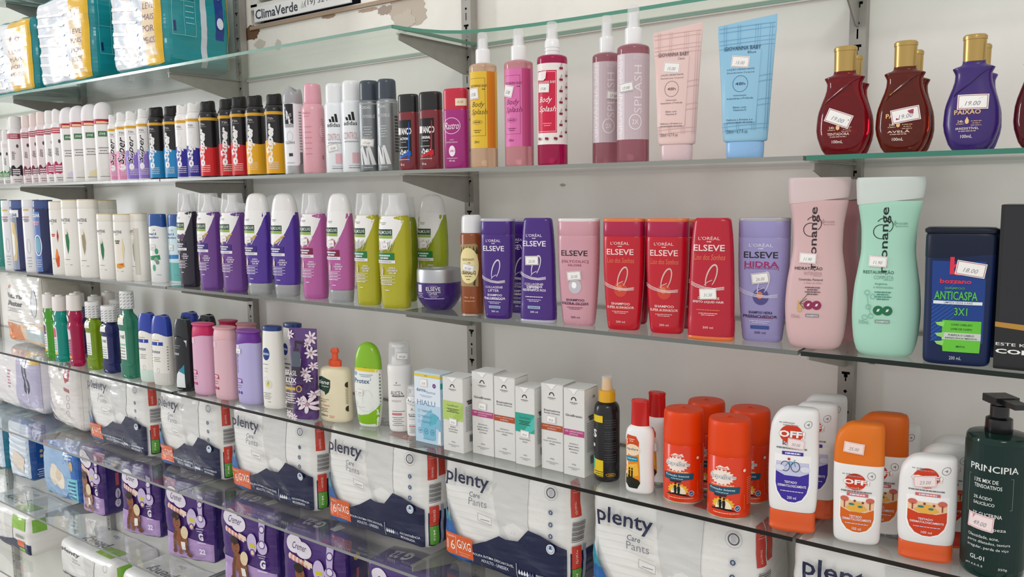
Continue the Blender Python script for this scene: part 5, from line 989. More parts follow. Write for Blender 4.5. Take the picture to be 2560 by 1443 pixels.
def cremer(label, l, r, yf, rot=0, seed=1, h=.212, w=None, d=.10):
    rr = math.radians(rot); a = ony(l, 1350, yf).x; w = .2
    for _ in range(8): w = (ony(r, 1350, yf+w*math.sin(rr)).x-a)/math.cos(rr)
    P = Pack('diaper_pack', w, d, h, seed, puff=.08, wr=.0035, r=.016); P.body(mat('#4a2a78', 'film')); A = P.art('front')
    A.P('#b99bd0', [(-.99, .02), (.99, .02), (.99, .27), (.3, .30), (-.3, .33), (-.99, .36)]); 
    A.done(); A = P.art('front', 'printed_picture'); A.base = .0014; f0 = A.S; A.S = lambda X, z, off: f0(X*.90+.008, z*.97, off)
    A.E('#ece4f2', -.72, .86, .026, .022, rot=-.2); A.E('#ece4f2', -.40, .80, .026, .020, rot=-.2); A.P('#ece4f2', [(-.7, .94), (-.3, .87), (-.3, .76), (-.7, .80)]); A.T('#3b2a55', 'Cremer', -.54, .835, .085, w=.25, rot=-7, it=.25, bold=.0)
    for i in range(11): A.E('#e79a8c' if i % 2 else '#f1d9cf', -.86+.066*i, .715-.009*i, .0045, .0075, n=10)
    A.P('#f2dcc8', [(-.35, .70), (-.08, .665), (-.08, .61), (-.35, .645)])
    A.E('#cdbde3', .14, .60, .018, .026, n=24); A.R('#d6c93a', .03, .55, .27, .60); A.E('#7a5aa8', .14, .49, .010); A.E('#f0d9a0', .14, .49, .006)
    A.P('#cdbde3', [(.42, .93), (.66, .90), (.62, .56), (.46, .56)]); A.E('#cdbde3', .54, .58, .018); A.E('#6b4a9a', .54, .80, .010); A.E('#e9e2f0', .54, .80, .007); A.E('#6b4a9a', .54, .62, .011); A.E('#e9e2f0', .54, .62, .0085); A.M('#d9cdea', .5, .48, .16, 2, .03)
    sk, sk2 = '#8f5637', '#6f3f28'      # the crawling baby printed on the pack
    A.E(sk, -.36, .30, .024, .033, rot=.5, n=24); A.L(sk2, [(-.55, .40), (-.66, .26), (-.68, .13)], .011); A.E(sk2, -.69, .115, .008, .0055); A.L(sk, [(-.40, .34), (-.40, .20), (-.42, .12)], .012); A.E(sk, -.43, .105, .008, .005)
    A.L(sk2, [(-.28, .24), (-.14, .22), (-.10, .13), (.0, .105)], .014); A.E(sk2, .02, .10, .009, .006); A.P('#f1ede9', [(-.34, .27), (-.16, .27), (-.14, .17), (-.32, .16)])
    A.E(sk, -.50, .52, .0155, .019, n=22); A.E('#2b1d18', -.53, .595, .0150, .012, n=18); A.E('#2b1d18', -.455, .525, .0012); A.E('#2b1d18', -.55, .53, .0012); A.L('#5b2f20', [(-.53, .475), (-.50, .465), (-.46, .475)], .0009)
    A.E('#e6d2ae', -.16, .40, .014, .018)
    A.T('#f1ecf6', 'G', .56, .385, .105, w=.105, bold=.05); A.M('#d9cdea', .56, .30, .18, 1, .02, .9); A.T('#efe9f5', '22', .56, .18, .075, w=.13, bold=.05); A.M('#8a6aa8', .45, .10, .2, 1); A.done()
    A = P.art('side', 'printed_side'); A.R('#33206a', -.98, .03, .98, .97); A.E('#d8cfe6', -.2, .16, .010, .013); A.E('#d8cfe6', -.2, .30, .009, .016); A.T('#33206a', 'Cremer', -.2, .24, .035, w=.38, rot=90, it=.2); A.P('#c4566a', [(-.3, .42), (-.1, .42), (-.1, .60), (-.3, .60)]); A.E('#d9b04f', -.2, .73, .012, .008); A.done()
    A = P.art('top', 'printed_top'); A.T('#e6e0ef', 'G', -.1, .45, .4, w=.12, rot=180, bold=.05); A.T('#cfc4e0', '22', -.45, .45, .35, w=.14, rot=180, bold=.04); A.P('#d8d2da', [(.3, .3), (.55, .2), (.65, .5), (.4, .6)]); A.done()
    e = P.root; e.location = (a+w/2*math.cos(rr)-d/2*math.sin(rr), yf+w/2*math.sin(rr)+d/2*math.cos(rr), ZS['E']+GT); e.rotation_euler = (0, 0, math.radians(rot)); tag(e, label, 'diaper pack', 'purple nappy packs'); return e
cremer('purple baby nappy pack turned to show its dark narrow side, beside the blue pack', 206, 264, -.155, 6, 31, .215, d=.12)
cremer('purple baby nappy pack under crinkled film, second from the blue pack', 303, 402, -.165, 12, 32, .205)
cremer('purple baby nappy pack with the clearest baby picture, below the pink shower gels', 407, 535, -.182, 12, 33, .212)
cremer('purple baby nappy pack with a baby picture, second right of the clearest one', 546, 690, -.185, 9, 34, .212)
cremer('purple baby nappy pack tilted at its top corner, below the navy pack feet', 697, 862, -.190, 12, 35, .205)
cremer('purple baby nappy pack nearest the bottom edge, half out of the picture', 905, 1085, -.190, 6, 36, .20)
cremer('purple baby nappy pack at the bottom edge, right of the last fully shown bracket', 1100, 1330, -.180, 0, 37, .19)
def pack2(label, l, r, yf, sh, h, d, col, front, side=None, top=None, group=None, seed=5, puff=.16, wr=.005, rot=0, vy=1100, name='diaper_pack', slump=0):
    a = ony(l, vy, yf).x; b = ony(r, vy, yf).x; P = Pack(name, b-a, d, h, seed, puff=puff, wr=wr, slump=slump); P.body(mat(col, 'film')); A = P.art('front'); front(A); A.done()
    if side: A = P.art('side', 'printed_side'); side(A); A.done()
    if top: A = P.art('top', 'printed_top'); top(A); A.done()
    e = P.root; e.location = ((a+b)/2, yf+d/2, ZS[sh]+GT); e.rotation_euler = (0, 0, math.radians(rot)); return tag(e, label, 'diaper pack', group)
def blue_f(A): A.P('#2f6fc0', [(-.98, .03), (.98, .03), (.98, .9), (-.98, .97)]); A.P('#8fb4dc', [(-.98, .03), (.2, .03), (.7, .3), (.6, .8), (-.98, .9)]); A.E('#e9dcc8', -.2, .40, .030, .036); A.E('#f0e6d6', .15, .34, .028, .030); A.E('#dcc9ae', .05, .42, .018, .02); A.M('#d04a5a', -.7, .86, .2, 1, .05, .9); A.E('#d9b880', .72, .62, .010, .016); A.R('#7fd0de', .5, .06, .92, .42); [A.M('#2a5f9a', .7, .36-.06*i, .16, 1, .04, .7, seed=i) for i in range(5)]; A.M('#dbe8f5', .6, .78, .2, 2, .05)
def blue_s(A): A.R('#1d4f96', -.98, .03, .98, .97); A.M('#8fb0dc', -.3, .8, .3, 3, .05); A.E('#c9b48a', -.3, .5, .006); A.E('#c9b48a', -.3, .42, .006); A.M('#e3e8f0', -.3, .2, .3, 4, .04)
def blue_t(A): A.R('#1f7f98', -.95, .1, .95, .9); A.P('#4fb0c4', [(-.6, .3), (-.2, .3), (-.2, .7), (-.6, .7)]); A.P('#c9dce8', [(0, .25), (.35, .3), (.3, .7), (-.05, .6)]); A.P('#c2455a', [(.5, .3), (.8, .35), (.75, .7), (.5, .6)])
def crink(A): A.P('#cfdff0', [(-.95, .05), (.95, .05), (.95, .95), (-.95, .95)]); [A.P('#eef3f9', [(-.9, .1+.1*i), (.8, .05+.1*i), (.85, .09+.1*i), (-.85, .15+.1*i)]) for i in range(8)]; A.P('#e6d9c9', [(-.4, .2), (.5, .15), (.6, .4), (-.3, .5)])
pack2('blue baby nappy pack with strongly crinkled white film, at the lower left', 12, 66, -.135, 'E', .215, .115, '#2260a8', crink, blue_s, blue_t, 'blue nappy packs', 41)
pack2('blue baby nappy pack showing a sleeping baby, left of the purple packs', 92, 187, -.145, 'E', .205, .11, '#2a68b4', blue_f, blue_s, blue_t, 'blue nappy packs', 42)
pack2('teal nappy pack cut off by the left edge, beside the crinkled blue pack', -70, 4, -.13, 'E', .205, .115, '#1f7f98', crink, blue_t, None, 'blue nappy packs', 43)
def bsec(A): A.P('#e8e4e6', [(-.98, .03), (.98, .03), (.98, .97), (-.98, .97)]); A.E('#d8b8b0', -.55, .55, .03, .05); A.E('#e6ccc4', -.62, .82, .022); A.M('#c98a94', -.05, .6, .06, 6, .05, .5); A.P('#b9b4d0', [(.2, .05), (.98, .1), (.98, .95), (.3, .95)]) ; A.E('#2f3354', .56, .62, .018, .03); A.E('#2f3354', .6, .42, .02, .028); A.E('#2f3354', .56, .80, .014, .018) ; A.T('#e9e6f2', 'BabySec', .58, .58, .05, w=.5, rot=-84, bold=.04); A.P('#e2b62f', [(.55, .97), (.98, .95), (.98, .78), (.7, .76)]); A.T('#3a3a55', '7', .78, .87, .07, w=.05)
pack2('soft white baby nappy pack with a navy cloud logo and yellow corner, far left', -30, 108, -.135, 'D', .225, .14, '#dedbe6', bsec, None, None, 'white baby nappy packs', 44, .24)
def wht(A): A.P('#e2ddda', [(-.98, .03), (.98, .03), (.98, .97), (-.98, .97)]); A.P('#b9a9c9', [(-.9, .5), (-.5, .3), (-.4, .2), (-.9, .35)]); A.P('#b02a38', [(.25, .95), (.55, .97), (.5, .7), (.3, .66), (.2, .78)]); A.P('#e9e5e2', [(.28, .9), (.46, .92), (.42, .74), (.3, .74)]); A.P('#a35a60', [(.2, .6), (.5, .58), (.5, .53), (.2, .55)]); [A.O('#b7a393', .36, .45-.11*i, .009, th=.0015) for i in range(3)]; A.E('#9b8f86', -.05, .88, .012, .014); A.P('#7a4a5a', [(-.85, .22), (-.5, .1), (-.45, .04), (-.9, .14)])
pack2('white nappy pack under loose glossy film, beside the cloud logo pack', 116, 205, -.15, 'D', .225, .14, '#e3e0dc', wht, None, None, 'white baby nappy packs', 45, .22, .007)
def nat(A): A.P('#e6e2dc', [(-.98, .25), (.98, .25), (.98, .97), (-.98, .97)]); A.P('#dd7f35', [(-.98, .03), (.98, .03), (.98, .25), (-.98, .3)]); A.P('#e9c9a8', [(-.1, .03), (.98, .03), (.98, .3), (-.1, .3)]); A.P('#b9c9cc', [(.2, .1), (.98, .08), (.98, .26), (.2, .27)]); A.T('#4b4a50', 'Natural', -.35, .68, .075, w=.45, bold=.03); A.T('#4b4a50', 'Master', -.35, .57, .075, w=.45, bold=.03); A.E('#c9743f', -.6, .80, .008, .006); A.E('#b7b9bf', .62, .60, .020, .045); A.E('#dcdee2', .66, .60, .015, .038); A.M('#8f8d8a', -.4, .5, .4, 3, .02, .4); A.M('#8f8d8a', -.1, .32, .7, 1); A.T('#f3d9b8', '8', -.75, .17, .07, w=.05)
def nat_t(A): A.P('#c9c2ba', [(-.6, .2), (.2, .2), (.2, .35), (-.6, .35)]); A.P('#b4523a', [(.3, .2), (.6, .2), (.6, .4), (.3, .4)]); A.P('#3a3638', [(.65, .2), (.95, .2), (.95, .4), (.65, .4)])
pack2('beige and orange adult nappy pack behind the mouthwash at the far left', 6, 104, -.170, 'C', .232, .14, '#ddd6cc', nat, lambda A: A.R('#d7d0c6', -.95, .05, .95, .95), nat_t, None, 46, .12, vy=790)
def leve_f(A, white=1):
    A.P('#e6e8ee', [(-.98, .03), (.55, .03), (.55, .97), (-.98, .97)]); A.P('#d3dce6', [(-.9, .1), (-.2, .06), (.3, .1), (.4, .5), (.0, .8), (-.7, .7)]); A.E('#efe6e4', -.15, .56, .022, .030); A.P('#f2ece8', [(-.35, .1), (.1, .1), (.1, .42), (-.3, .42)])
    A.R('#e9b92a', .40, .02, .985, .985); A.R('#efd9b5', .40, .10, .78, .80); A.T('#8a6f86', '16', .60, .74, .10, w=.13, bold=0)
    for i, t2 in enumerate(('LEVE', 'MAIS', 'POR', 'MENOS')): A.T('#8a7288', t2, .60, .55-.10*i, .055, w=.17, bold=0)
    for i in range(7): A.P('#f7f8fa', [(-.9, .14+.11*i), (.2, .08+.11*i), (.25, .10+.11*i), (-.85, .17+.11*i)])
def leve_s(A): A.R('#1a8f98', -.98, .02, .98, .98); A.R('#cfd6de', .05, .02, .22, .98); A.R('#1d3f8f', .48, .30, .74, .95); A.R('#e9b92a', .9, .02, .99, .98); A.L('#8fd0d4', [(-.75, .30), (-.1, .30), (-.1, .92), (-.75, .92), (-.75, .30)], .0012); A.L('#8fd0d4', [(-.42, .30), (-.42, .92)], .001); A.L('#8fd0d4', [(-.75, .6), (-.1, .6)], .001); A.R('#17306a', -.72, .33, -.66, .42); A.R('#1d3f8f', -.38, .62, -.14, .8); [A.M('#a9dade', -.27, .56-.05*i, .12, 1, .02, .4, seed=i) for i in range(4)]; A.E('#dfe6ee', .61, .72, .010, .014); A.E('#dfe6ee', .61, .45, .010, .014)
for q, (l, r, h, lab) in enumerate([(268, 404, .262, 'teal and yellow adult nappy pack nearest the air conditioner, its tall side showing'), (84, 222, .232, 'teal and yellow adult nappy pack, middle one on the top shelf'), (-90, 76, .205, 'teal and yellow adult nappy pack cut off by the left edge on the top shelf')]):
    pack2(lab, l, r, -.238, 'T', h, .20, '#1a8f98', leve_f, leve_s, None, 'teal nappy packs', 50+q, .10, .005, vy=150)
pack2('cloudy white plastic-wrapped pack on the highest shelf at the upper left corner', -60, 110, -.235, 'S', .16, .18, '#d9d6d0', lambda A: A.P('#e9e7e3', [(-.9, .1), (.9, .1), (.9, .9), (-.9, .9)]), None, None, None, 60, .2, .009, vy=10)
# ================================================================== shelf A: cans, body sprays, tubes, oils
G = 'deodorant cans'
AC = 'aerosol can'
L1 = [(-8, 323, '#eeeeec', '#3f8f4a', 'deodorant', 'white spray can with a green foot cut off by the left edge', .040, -.243),
 (13, 323, '#eeeeec', '#3f8f4a', 'deodorant', 'small white spray can with a green foot, leftmost whole can', .030, -.236)]
for l, vt, c, ft, nm, lab, w, yf in L1: put(can_shoulder, 'spray_can', lab, AC, l, None, 460, vt, 'A', G, key='grn', w=w, yf=yf, body=c, band='#eeeeec', foot=ft, foot2=.24)
put(can_shoulder, 'spray_can', 'white spray can with a black foot and wide cap, near the left edge', AC, 30, None, 461, 289, 'A', G, w=.045, yf=-.244, foot='#262027', rot=15, txt='monange')
put(can_shoulder, 'spray_can', 'white spray can half hidden behind the black-footed one', AC, 27, None, 461, 293, 'A', G, w=.040, yf=-.17, foot='#262027', txt='monange')
for i, (l, vt, ft, lab) in enumerate([(63, 286, '#7e3049', 'pale pink spray can with a wine foot, first right of the black-footed can'), (83, 281, '#6f2c42', 'pale pink spray can with a wine foot, second right of the black-footed can'), (100, 277, '#6f2c42', 'pale pink spray can with a wine foot, third right of the black-footed can'), (121, 274, '#b32a5f', 'white spray can with a cerise foot, partly hidden'), (139, 270, '#b32a5f', 'white spray can with a cerise foot and broad red band')]):
    put(can_shoulder, 'spray_can', lab, AC, l, None, 460, vt, 'A', G, key='ros%d' % i, w=.034 if i < 2 else .039, yf=(-.244, -.240, -.244, -.240, -.244)[i], body='#ecdfe0' if i < 3 else '#f0eded', foot=ft, rot=8, foot2=.24 if i < 3 else .27, capc='#ecdcd8' if i < 3 else '#eee9e8', notch=i == 4, band='#a33a4e' if i < 4 else '#b9303a')
for i, (l, vt, ac, lab) in enumerate([(162, 266, '#d9cfe3', 'white domed spray can with a lilac swirl, leftmost domed can'), (187, 262, '#e4e2df', 'white domed spray can with a red band, second domed can'), (216, 258, '#e6dcb0', 'white domed spray can with a pale yellow swirl, third domed can'), (247, 253, '#e4e2df', 'white domed spray can with a red band, tallest and rightmost domed can')]):
    put(can_dome, 'spray_can', lab, AC, l, None, 455, vt, 'A', G, w=.0465, yf=(-.244, -.243, -.244, -.244)[i], rot=18, acc=ac)
SU = [(280, 283, '#e08fb5', 0, 'white and pink spray can with a slanted name, leftmost of its kind', .029), (298, 277, '#e08fb5', 0, 'white and pink spray can with a slanted name, beside the lilac ones', .040), (321, 274, '#8f74c9', 0, 'white and lilac spray can with a dark slanted name', .041), (351, 268, '#8f74c9', 0, 'white and lilac spray can left of the black and blue ones', .041),
 (379, 265, '#2489c6', 1, 'black and blue spray can with a broken cap, left one', .041), (417, 262, '#2489c6', 1, 'black and blue spray can, right one', .041), (447, 258, '#2c2894', 0, 'white and indigo spray can, left one', .040), (474, 253, '#2c2894', 0, 'white and indigo spray can, right one', .041),
 (506, 250, '#d3262b', 1, 'black and red spray can with a jagged cap, leftmost red one', .042), (554, 244, '#d3262b', 1, 'black and red spray can showing its whole slanted name, middle red one', .041), (584, 239, '#d3262b', 1, 'black and red spray can, rightmost red one', .041), (622, 236, '#eaab1e', 1, 'black and yellow spray can, left one', .041), (670, 232, '#eaab1e', 1, 'black and yellow spray can, right one beside the grey can', .041)]
for i, (l, vt, c, b, lab, w) in enumerate(SU):
    put(can_super, 'spray_can', lab, AC, l, None, 445, vt, 'A', G, key='sup%s%d' % (c, b), w=w, yf=(-.235, -.240, -.244, -.243, -.244, -.242, -.243, -.244, -.244, -.232, -.240, -.244, -.244)[i], rot=(20, 32, 30, 12, 0, -3, -2, 6, -8, 26, 6, 2, 14)[i], top='#1e1b1d' if b else '#f1efee', capc='#232122' if b else '#e9e7e5', col=c, out='#f4f2f2', script='#17151a' if not b and i < 4 else '#f4f2f2')
put(can_grey, 'spray_can', 'silver and white men spray can right of the yellow ones', AC, 716, 767, 435, 215, 'A', G, rot=10)
put(can_pink, 'spray_can', 'all pink spray can with a tall pink cap', AC, 762, 819, 435, 209, 'A', G)
put(can_stripes, 'spray_can', 'white spray can with three stripes and a price tag, left one', AC, 819, None, 434, 209, 'A', G, w=.041, yf=-.243, rot=14, tag=1)
put(can_stripes, 'spray_can', 'white spray can with three stripes and no price tag, right one', AC, 860, None, 434, 202, 'A', G, w=.042, yf=-.243, rot=14)
put(can_stripes, 'spray_can', 'dark grey spray can with a price tag and slate cap, left one', AC, 903, None, 432, 202, 'A', G, w=.041, yf=-.244, grey=1, col='#85898b', capc='#3f4854', rot=14, tag=1)
put(can_stripes, 'spray_can', 'grey spray can with slate cap, right one beside the maroon bottles', AC, 948, 1001, 430, 198, 'A', G, grey=1, col='#929697', capc='#3f4854', rot=-6)
put(can_oval, 'deodorant_bottle', 'maroon deodorant bottle with black cap and a blue drip', 'deodorant', 1001, 1053, 427, 236, 'A', 'squeeze deodorants', n=2.7, ratio=.62, rot=8)
put(can_oval, 'deodorant_bottle', 'maroon deodorant bottle with black cap and a red drip', 'deodorant', 1053, 1111, 427, 230, 'A', 'squeeze deodorants', n=2.7, ratio=.62, rot=10, acc='#c4202c', sub='ORIGINAL')
put(can_rastro, 'deodorant_bottle', 'magenta deodorant bottle with a red cap and round script logo', 'deodorant', 1113, 1177, 425, 222, 'A', 'squeeze deodorants', n=2.9, ratio=.6, rot=12)
BS = 'body splash bottles'
put(splash, 'body_splash_bottle', 'clear body splash bottle with a yellow and orange label', 'body splash', 1178, 1247, 422, 81, 'A', BS, liq='#ecc8a8', lab='#e6bf3a', lab2='#d9821f', rot=12, pt=(-.75, .545, 3))
put(splash, 'body_splash_bottle', 'clear body splash bottle with a bright pink label', 'body splash', 1264, 1336, 417, 72, 'A', BS, liq='#e8a3ab', lab='#df74b0', lab2='#c64f83', frame='#7b2c58', script='#8a2a5c', rot=8, pt=(-.75, .545, -14))
put(splash, 'body_splash_bottle', 'crimson body splash bottle with cherries on the label', 'body splash', 1345, 1420, 414, 55, 'A', BS, liq='#c2185c', cherry=1, rot=6)
put(splash, 'body_splash_bottle', 'mauve body splash bottle, left and partly hidden', 'body splash', 1481, None, 409, 40, 'A', BS, liq='#b77482', mauve=1, w=.043, yf=-.215, rot=4, pt=(.55, .46, -4))
put(splash, 'body_splash_bottle', 'mauve body splash bottle with a clear cap touching the glass above', 'body splash', 1541, 1622, 405, 14, 'A', BS, liq='#b77482', mauve=1, rot=4, pt=(-.35, .475, 7))
put(tube, 'lotion_tube', 'pale pink plaid hand lotion tube standing on its cap', 'lotion tube', 1629, 1757, 400, 70, 'A', 'plaid lotion tubes', n=2.2, ratio=.42, rot=14, w=.068, pt='15.00')
put(tube, 'lotion_tube', 'pale blue plaid hand lotion tube standing on its cap', 'lotion tube', 1787, 1937, 391, 52, 'A', 'plaid lotion tubes', n=2.2, ratio=.42, rot=14, w=.075, col='#93c3de', capc='#8fbce8', line='#74a9cb', ink='#33506e', sub='Blue', pt='15.00')
OB = 'body oil bottles'
put(vase, 'body_oil_bottle', 'ruby red body oil bottle with gold cap and tilted price tag', 'body oil', 2034, 2170, 379, 118, 'A', OB, n=2.1, ratio=.52, rot=6, yf=-.240)
put(vase, 'body_oil_bottle', 'reddish brown body oil bottle with gold cap', 'body oil', 2180, 2319, 375, 105, 'A', OB, n=2.1, ratio=.52, rot=6, yf=-.240, col='#7a2410', var='AVELÃ', pt=('19.00', .12, .335, 10))
put(vase, 'body_oil_bottle', 'pearly purple body oil bottle with gold cap', 'body oil', 2347, 2490, 370, 89, 'A', OB, n=2.1, ratio=.52, rot=4, yf=-.240, col='#38206e', var='IRRESISTÍVEL', pt=('19.00', .05, .415, -1), liquid=False)
put(vase, 'body_oil_bottle', 'dark wine body oil bottle cut off by the right edge', 'body oil', 2520, 2665, 366, 72, 'A', OB, n=2.1, ratio=.52, rot=4, yf=-.240, col='#5e101c', var='ROSAS', pt=None)
put(vase, 'body_oil_bottle', 'ruby red body oil bottle standing behind the front ruby one', 'body oil', 2066, 2178, 379, 141, 'A', OB, n=2.1, ratio=.52, rot=6, yf=-.155, pt=None)
put(vase, 'body_oil_bottle', 'brown body oil bottle standing behind the front brown one', 'body oil', 2212, 2328, 375, 128, 'A', OB, n=2.1, ratio=.52, rot=6, yf=-.155, col='#7a2410', pt=None)
put(vase, 'body_oil_bottle', 'purple body oil bottle standing behind the front purple one', 'body oil', 2378, 2494, 370, 113, 'A', OB, n=2.1, ratio=.52, rot=4, yf=-.155, col='#43297e', pt=None, liquid=False)
# ================================================================== shelf B: shampoos
SB = 'shampoo bottles'; SH = 'shampoo'
def fb(label, l, r, vb, vt, w=None, group=SB, key=None, yf=None, ratio=.55, rot=22, n=2.8, **kw): return put(flat_bottle, 'shampoo_bottle', label, SH, l, r, vb, vt, 'B', group, key=key, n=n, ratio=ratio, rot=rot, w=w, yf=yf, **kw)
fb('teal shampoo bottle cut off by the left edge', -26, None, 676, 499, w=.055, col='#2e8f84', capc='#2e8f84', top='#2e8f84', art=clear_w, yf=-.2)
fb('white shampoo bottle with pink print, leftmost of the tall ones', 0, None, 678, 501, w=.052, yf=-.242, col='#ecebee', capc='#e9e8ec', top='#e6e6ea', art=clear_w)
fb('navy shampoo bottle with a gold swirl, left of the white one', 21, None, 678, 500, w=.062, yf=-.243, col='#232a5c', capc='#4b5f94', top='#252d60', art=clear_g)
fb('white shampoo bottle with a yellow cap strip between the navy ones', 52, None, 681, 499, w=.052, yf=-.243, col='#ecebee', capc='#e9e8ec', top='#e6e6ea', art=clear_w)
fb('navy shampoo bottle with a pale blue ring, beside the cream bottles', 79, 132, 684, 500, col='#1f2858', capc='#39528c', top='#20285a', art=clear_n, ratio=.62)
fb('tall cream shampoo bottle with red fruit and orange drop', 119, None, 687, 503, w=.050, yf=-.242, art=lambda A: pantene(A, '#d9552a', 1))
fb('tall cream shampoo bottle with a green leaf mark', 150, None, 690, 499, w=.055, yf=-.243, art=lambda A: pantene(A, '#2f7a4c'))
fb('tall cream shampoo bottle with a tan mark, front right one', 190, None, 694, 498, w=.058, yf=-.243, art=lambda A: pantene(A, '#a39878'))
fb('tall cream shampoo bottle standing behind, to the right', 240, None, 690, 500, w=.056, yf=-.165, art=lambda A: pantene(A, '#a39878'))
fb('short cream conditioner with a green leaf mark', 237, None, 698, 534, w=.048, yf=-.243, art=lambda A: pantene(A, '#2f7a4c'))
fb('short cream conditioner with an orange swirl', 278, None, 701, 535, w=.048, yf=-.243, art=pantene_y)
fb('short cream conditioner twin pack with a beige band', 320, 366, 704, 533, art=pantene_b, rot=12, ratio=.7)
put(hs, 'shampoo_bottle', 'white shampoo bottle with blue cap and green mint drops', SH, 367, 414, 708, 535, 'B', SB, n=2.6, ratio=.6, rot=20)
put(hs, 'shampoo_bottle', 'pale aqua shampoo bottle with blue cap, tucked beside the dark one', SH, 415, None, 711, 536, 'B', SB, n=2.6, ratio=.6, w=.048, yf=-.195, rot=10, foot='#66b3b0', body='#dfeef2')
PG = 'curved shampoo and conditioner bottles'
def pb(label, l, r, vb, vt, w=None, yf=None, rot=14, **kw): return put(palm, 'conditioner_bottle' if kw.get('cond') else 'shampoo_bottle', label, 'conditioner' if kw.get('cond') else SH, l, r, vb, vt, 'B', PG, n=2.5, ratio=.62, rot=rot, w=w, yf=yf, **kw)
pb('near-black curved shampoo bottle with dark berries', 438, 493, 719, 483, col='#231c2e', lab='#2a2136', ing='plum', tag=0)
pb('purple curved shampoo bottle with clear cap, left one', 488, None, 726, 483, w=.060, yf=-.243, col='#6a3c8c')
pb('purple curved shampoo bottle with clear cap, right one', 546, None, 734, 483, w=.062, yf=-.244, col='#6a3c8c')
pb('purple conditioner with white dome and grey foot, left one', 607, None, 739, 483, w=.062, yf=-.244, cond=1, col='#4f2f96')
pb('purple conditioner with white dome and grey foot, right one without a tag', 673, 748, 743, 483, cond=1, col='#4f2f96', tag=0)
pb('orchid pink curved shampoo bottle with clear cap', 747, 817, 749, 483, col='#b45a9d', lab='#7c1f3f', ing='onion')
pb('orchid pink conditioner with white dome and grey foot', 813, 883, 758, 483, cond=1, col='#b45a9d', lab='#7c1f3f', ing='onion')
pb('lime green curved shampoo bottle with clear cap, left one', 883, 950, 764, 483, col='#b0ac1e', lab='#1f7a45', ing='rosemary', tag=0)
pb('lime green curved shampoo bottle with clear cap, right one with price tag', 944, 1026, 773, 483, col='#b0ac1e', lab='#1f7a45', ing='rosemary')
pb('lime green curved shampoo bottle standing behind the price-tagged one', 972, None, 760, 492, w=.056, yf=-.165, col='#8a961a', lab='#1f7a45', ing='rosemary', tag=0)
pb('lime green conditioner with grey dome, standing behind the purple jar', 1042, 1118, 750, 487, yf=-.150, cond=1, col='#97a41c', lab='#1f7a45', ing='rosemary')
pb('purple conditioner just showing behind the two purple conditioners', 655, None, 735, 487, w=.060, yf=-.165, cond=1, col='#4f2f96', tag=0)
put(jar, 'cream_jar', 'round dark purple hair mask jar with a grey lid', 'cream jar', 1037, 1149, 781, 667, 'B', None, yf=-.236)
put(spray_brown, 'spray_can', 'rust brown spray can with white cap and a cream oval label', AC, 1149, 1206, 793, 537, 'B', None, rot=6)
EG = 'tapered shampoo and conditioner bottles'
def eb(label, l, r, vb, vt, yf=None, w=None, rot=10, cat=SH, ratio=.5, **kw): return put(elseve, 'conditioner_bottle' if kw.get('cond') else 'shampoo_bottle', label, 'conditioner' if kw.get('cond') else cat, l, r, vb, vt, 'B', EG, n=2.9, ratio=ratio, rot=rot, w=w, yf=yf, **kw)
eb('deep purple tapered shampoo bottle with a silver ribbon loop', 1201, 1286, 799, 546, strip='#9fb3d0')
eb('deep purple bottle standing behind the purple shampoo', 1262, None, 790, 547, yf=-.17, w=.058)
eb('deep purple conditioner widening to a pale grey cap below', 1299, 1390, 817, 545, cond=1, low=('CONDICIONADOR', 'REDENSIFICA FIOS'), tagp=(-.15, .60, 2, '25.00'), strip='#9fb3d0')
eb('rosy pink tapered shampoo bottle with a large price tag', 1395, 1499, 816, 546, col='#d09aa6', ink='#5b2a44', ink2='#8f3550', name2=('[GLYCOLIC]', 'GLOSS'), low=('SHAMPOO', 'EXTRA GLOSS'), rim='#e6dede', strip=None, orb='#c5c2c9', tagp=(-.05, .47, 6, '25.00', '#6a4c5c'))
RD = dict(ink='#f3d9d6', ink2='#e8785a', mid=('Liso dos Sonhos', '#e8785a'), name2=('', ''), low=('SHAMPOO', 'SUPER ALINHADOR'), rim='#e5763a', strip=None, orb='#d1493a', loop='#d6bcb4')
eb('bright red tapered shampoo bottle with orange rim, left one', 1509, 1613, 828, 546, col='#c20d25', capcol='#ad1546', **RD)
eb('bright red tapered shampoo bottle with orange rim, right one', 1617, 1724, 837, 546, col='#c20d25', capcol='#ad1546', **RD)
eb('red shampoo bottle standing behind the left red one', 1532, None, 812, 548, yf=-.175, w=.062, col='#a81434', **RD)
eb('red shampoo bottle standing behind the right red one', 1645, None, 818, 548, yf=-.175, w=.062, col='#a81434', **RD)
RC = dict(RD); RC.update(low=('CONDICIONADOR', 'EFEITO LIQUID HAIR'), orb=None)
eb('crimson conditioner with an orange cap below and a cream price tag', 1724, 1842, 856, 545, cond=1, col='#b80c2b', tagp=(-.05, .385, 4, '31.50', '#cfc4a0'), **RC)
eb('lavender tapered shampoo bottle with water drops and a tilted tag', 1849, 1978, 858, 544, col='#9992c4', ink='#e0dcee', ink2='#8a2f66', mid=('HIDRA', '#a02f6a'), name2=('[HIALURÔNICO]', ''), low=('SHAMPOO HIDRA', 'PREENCHEDOR'), rim='#b0adb8', strip='#3b4f94', orb='#55508a', tagp=(-.05, .52, 8, '26.00', '#6a3c55'), loop='#c5bfe0')
MG = 'hourglass shampoo bottles'
put(hourglass, 'shampoo_bottle', 'powder pink hourglass shampoo bottle', SH, 1970, 2125, 877, 444, 'B', MG, n=2.5, ratio=.46, rot=14)
put(hourglass, 'shampoo_bottle', 'mint green hourglass shampoo bottle', SH, 2140, 2311, 896, 443, 'B', MG, n=2.5, ratio=.46, rot=12, col='#a9d8c3', capc='#cfd8d2', t1='RESTAURAÇÃO', t2='COMPLETA', icon='#1f6f4a', g='#7ba696', ink='#23302c')
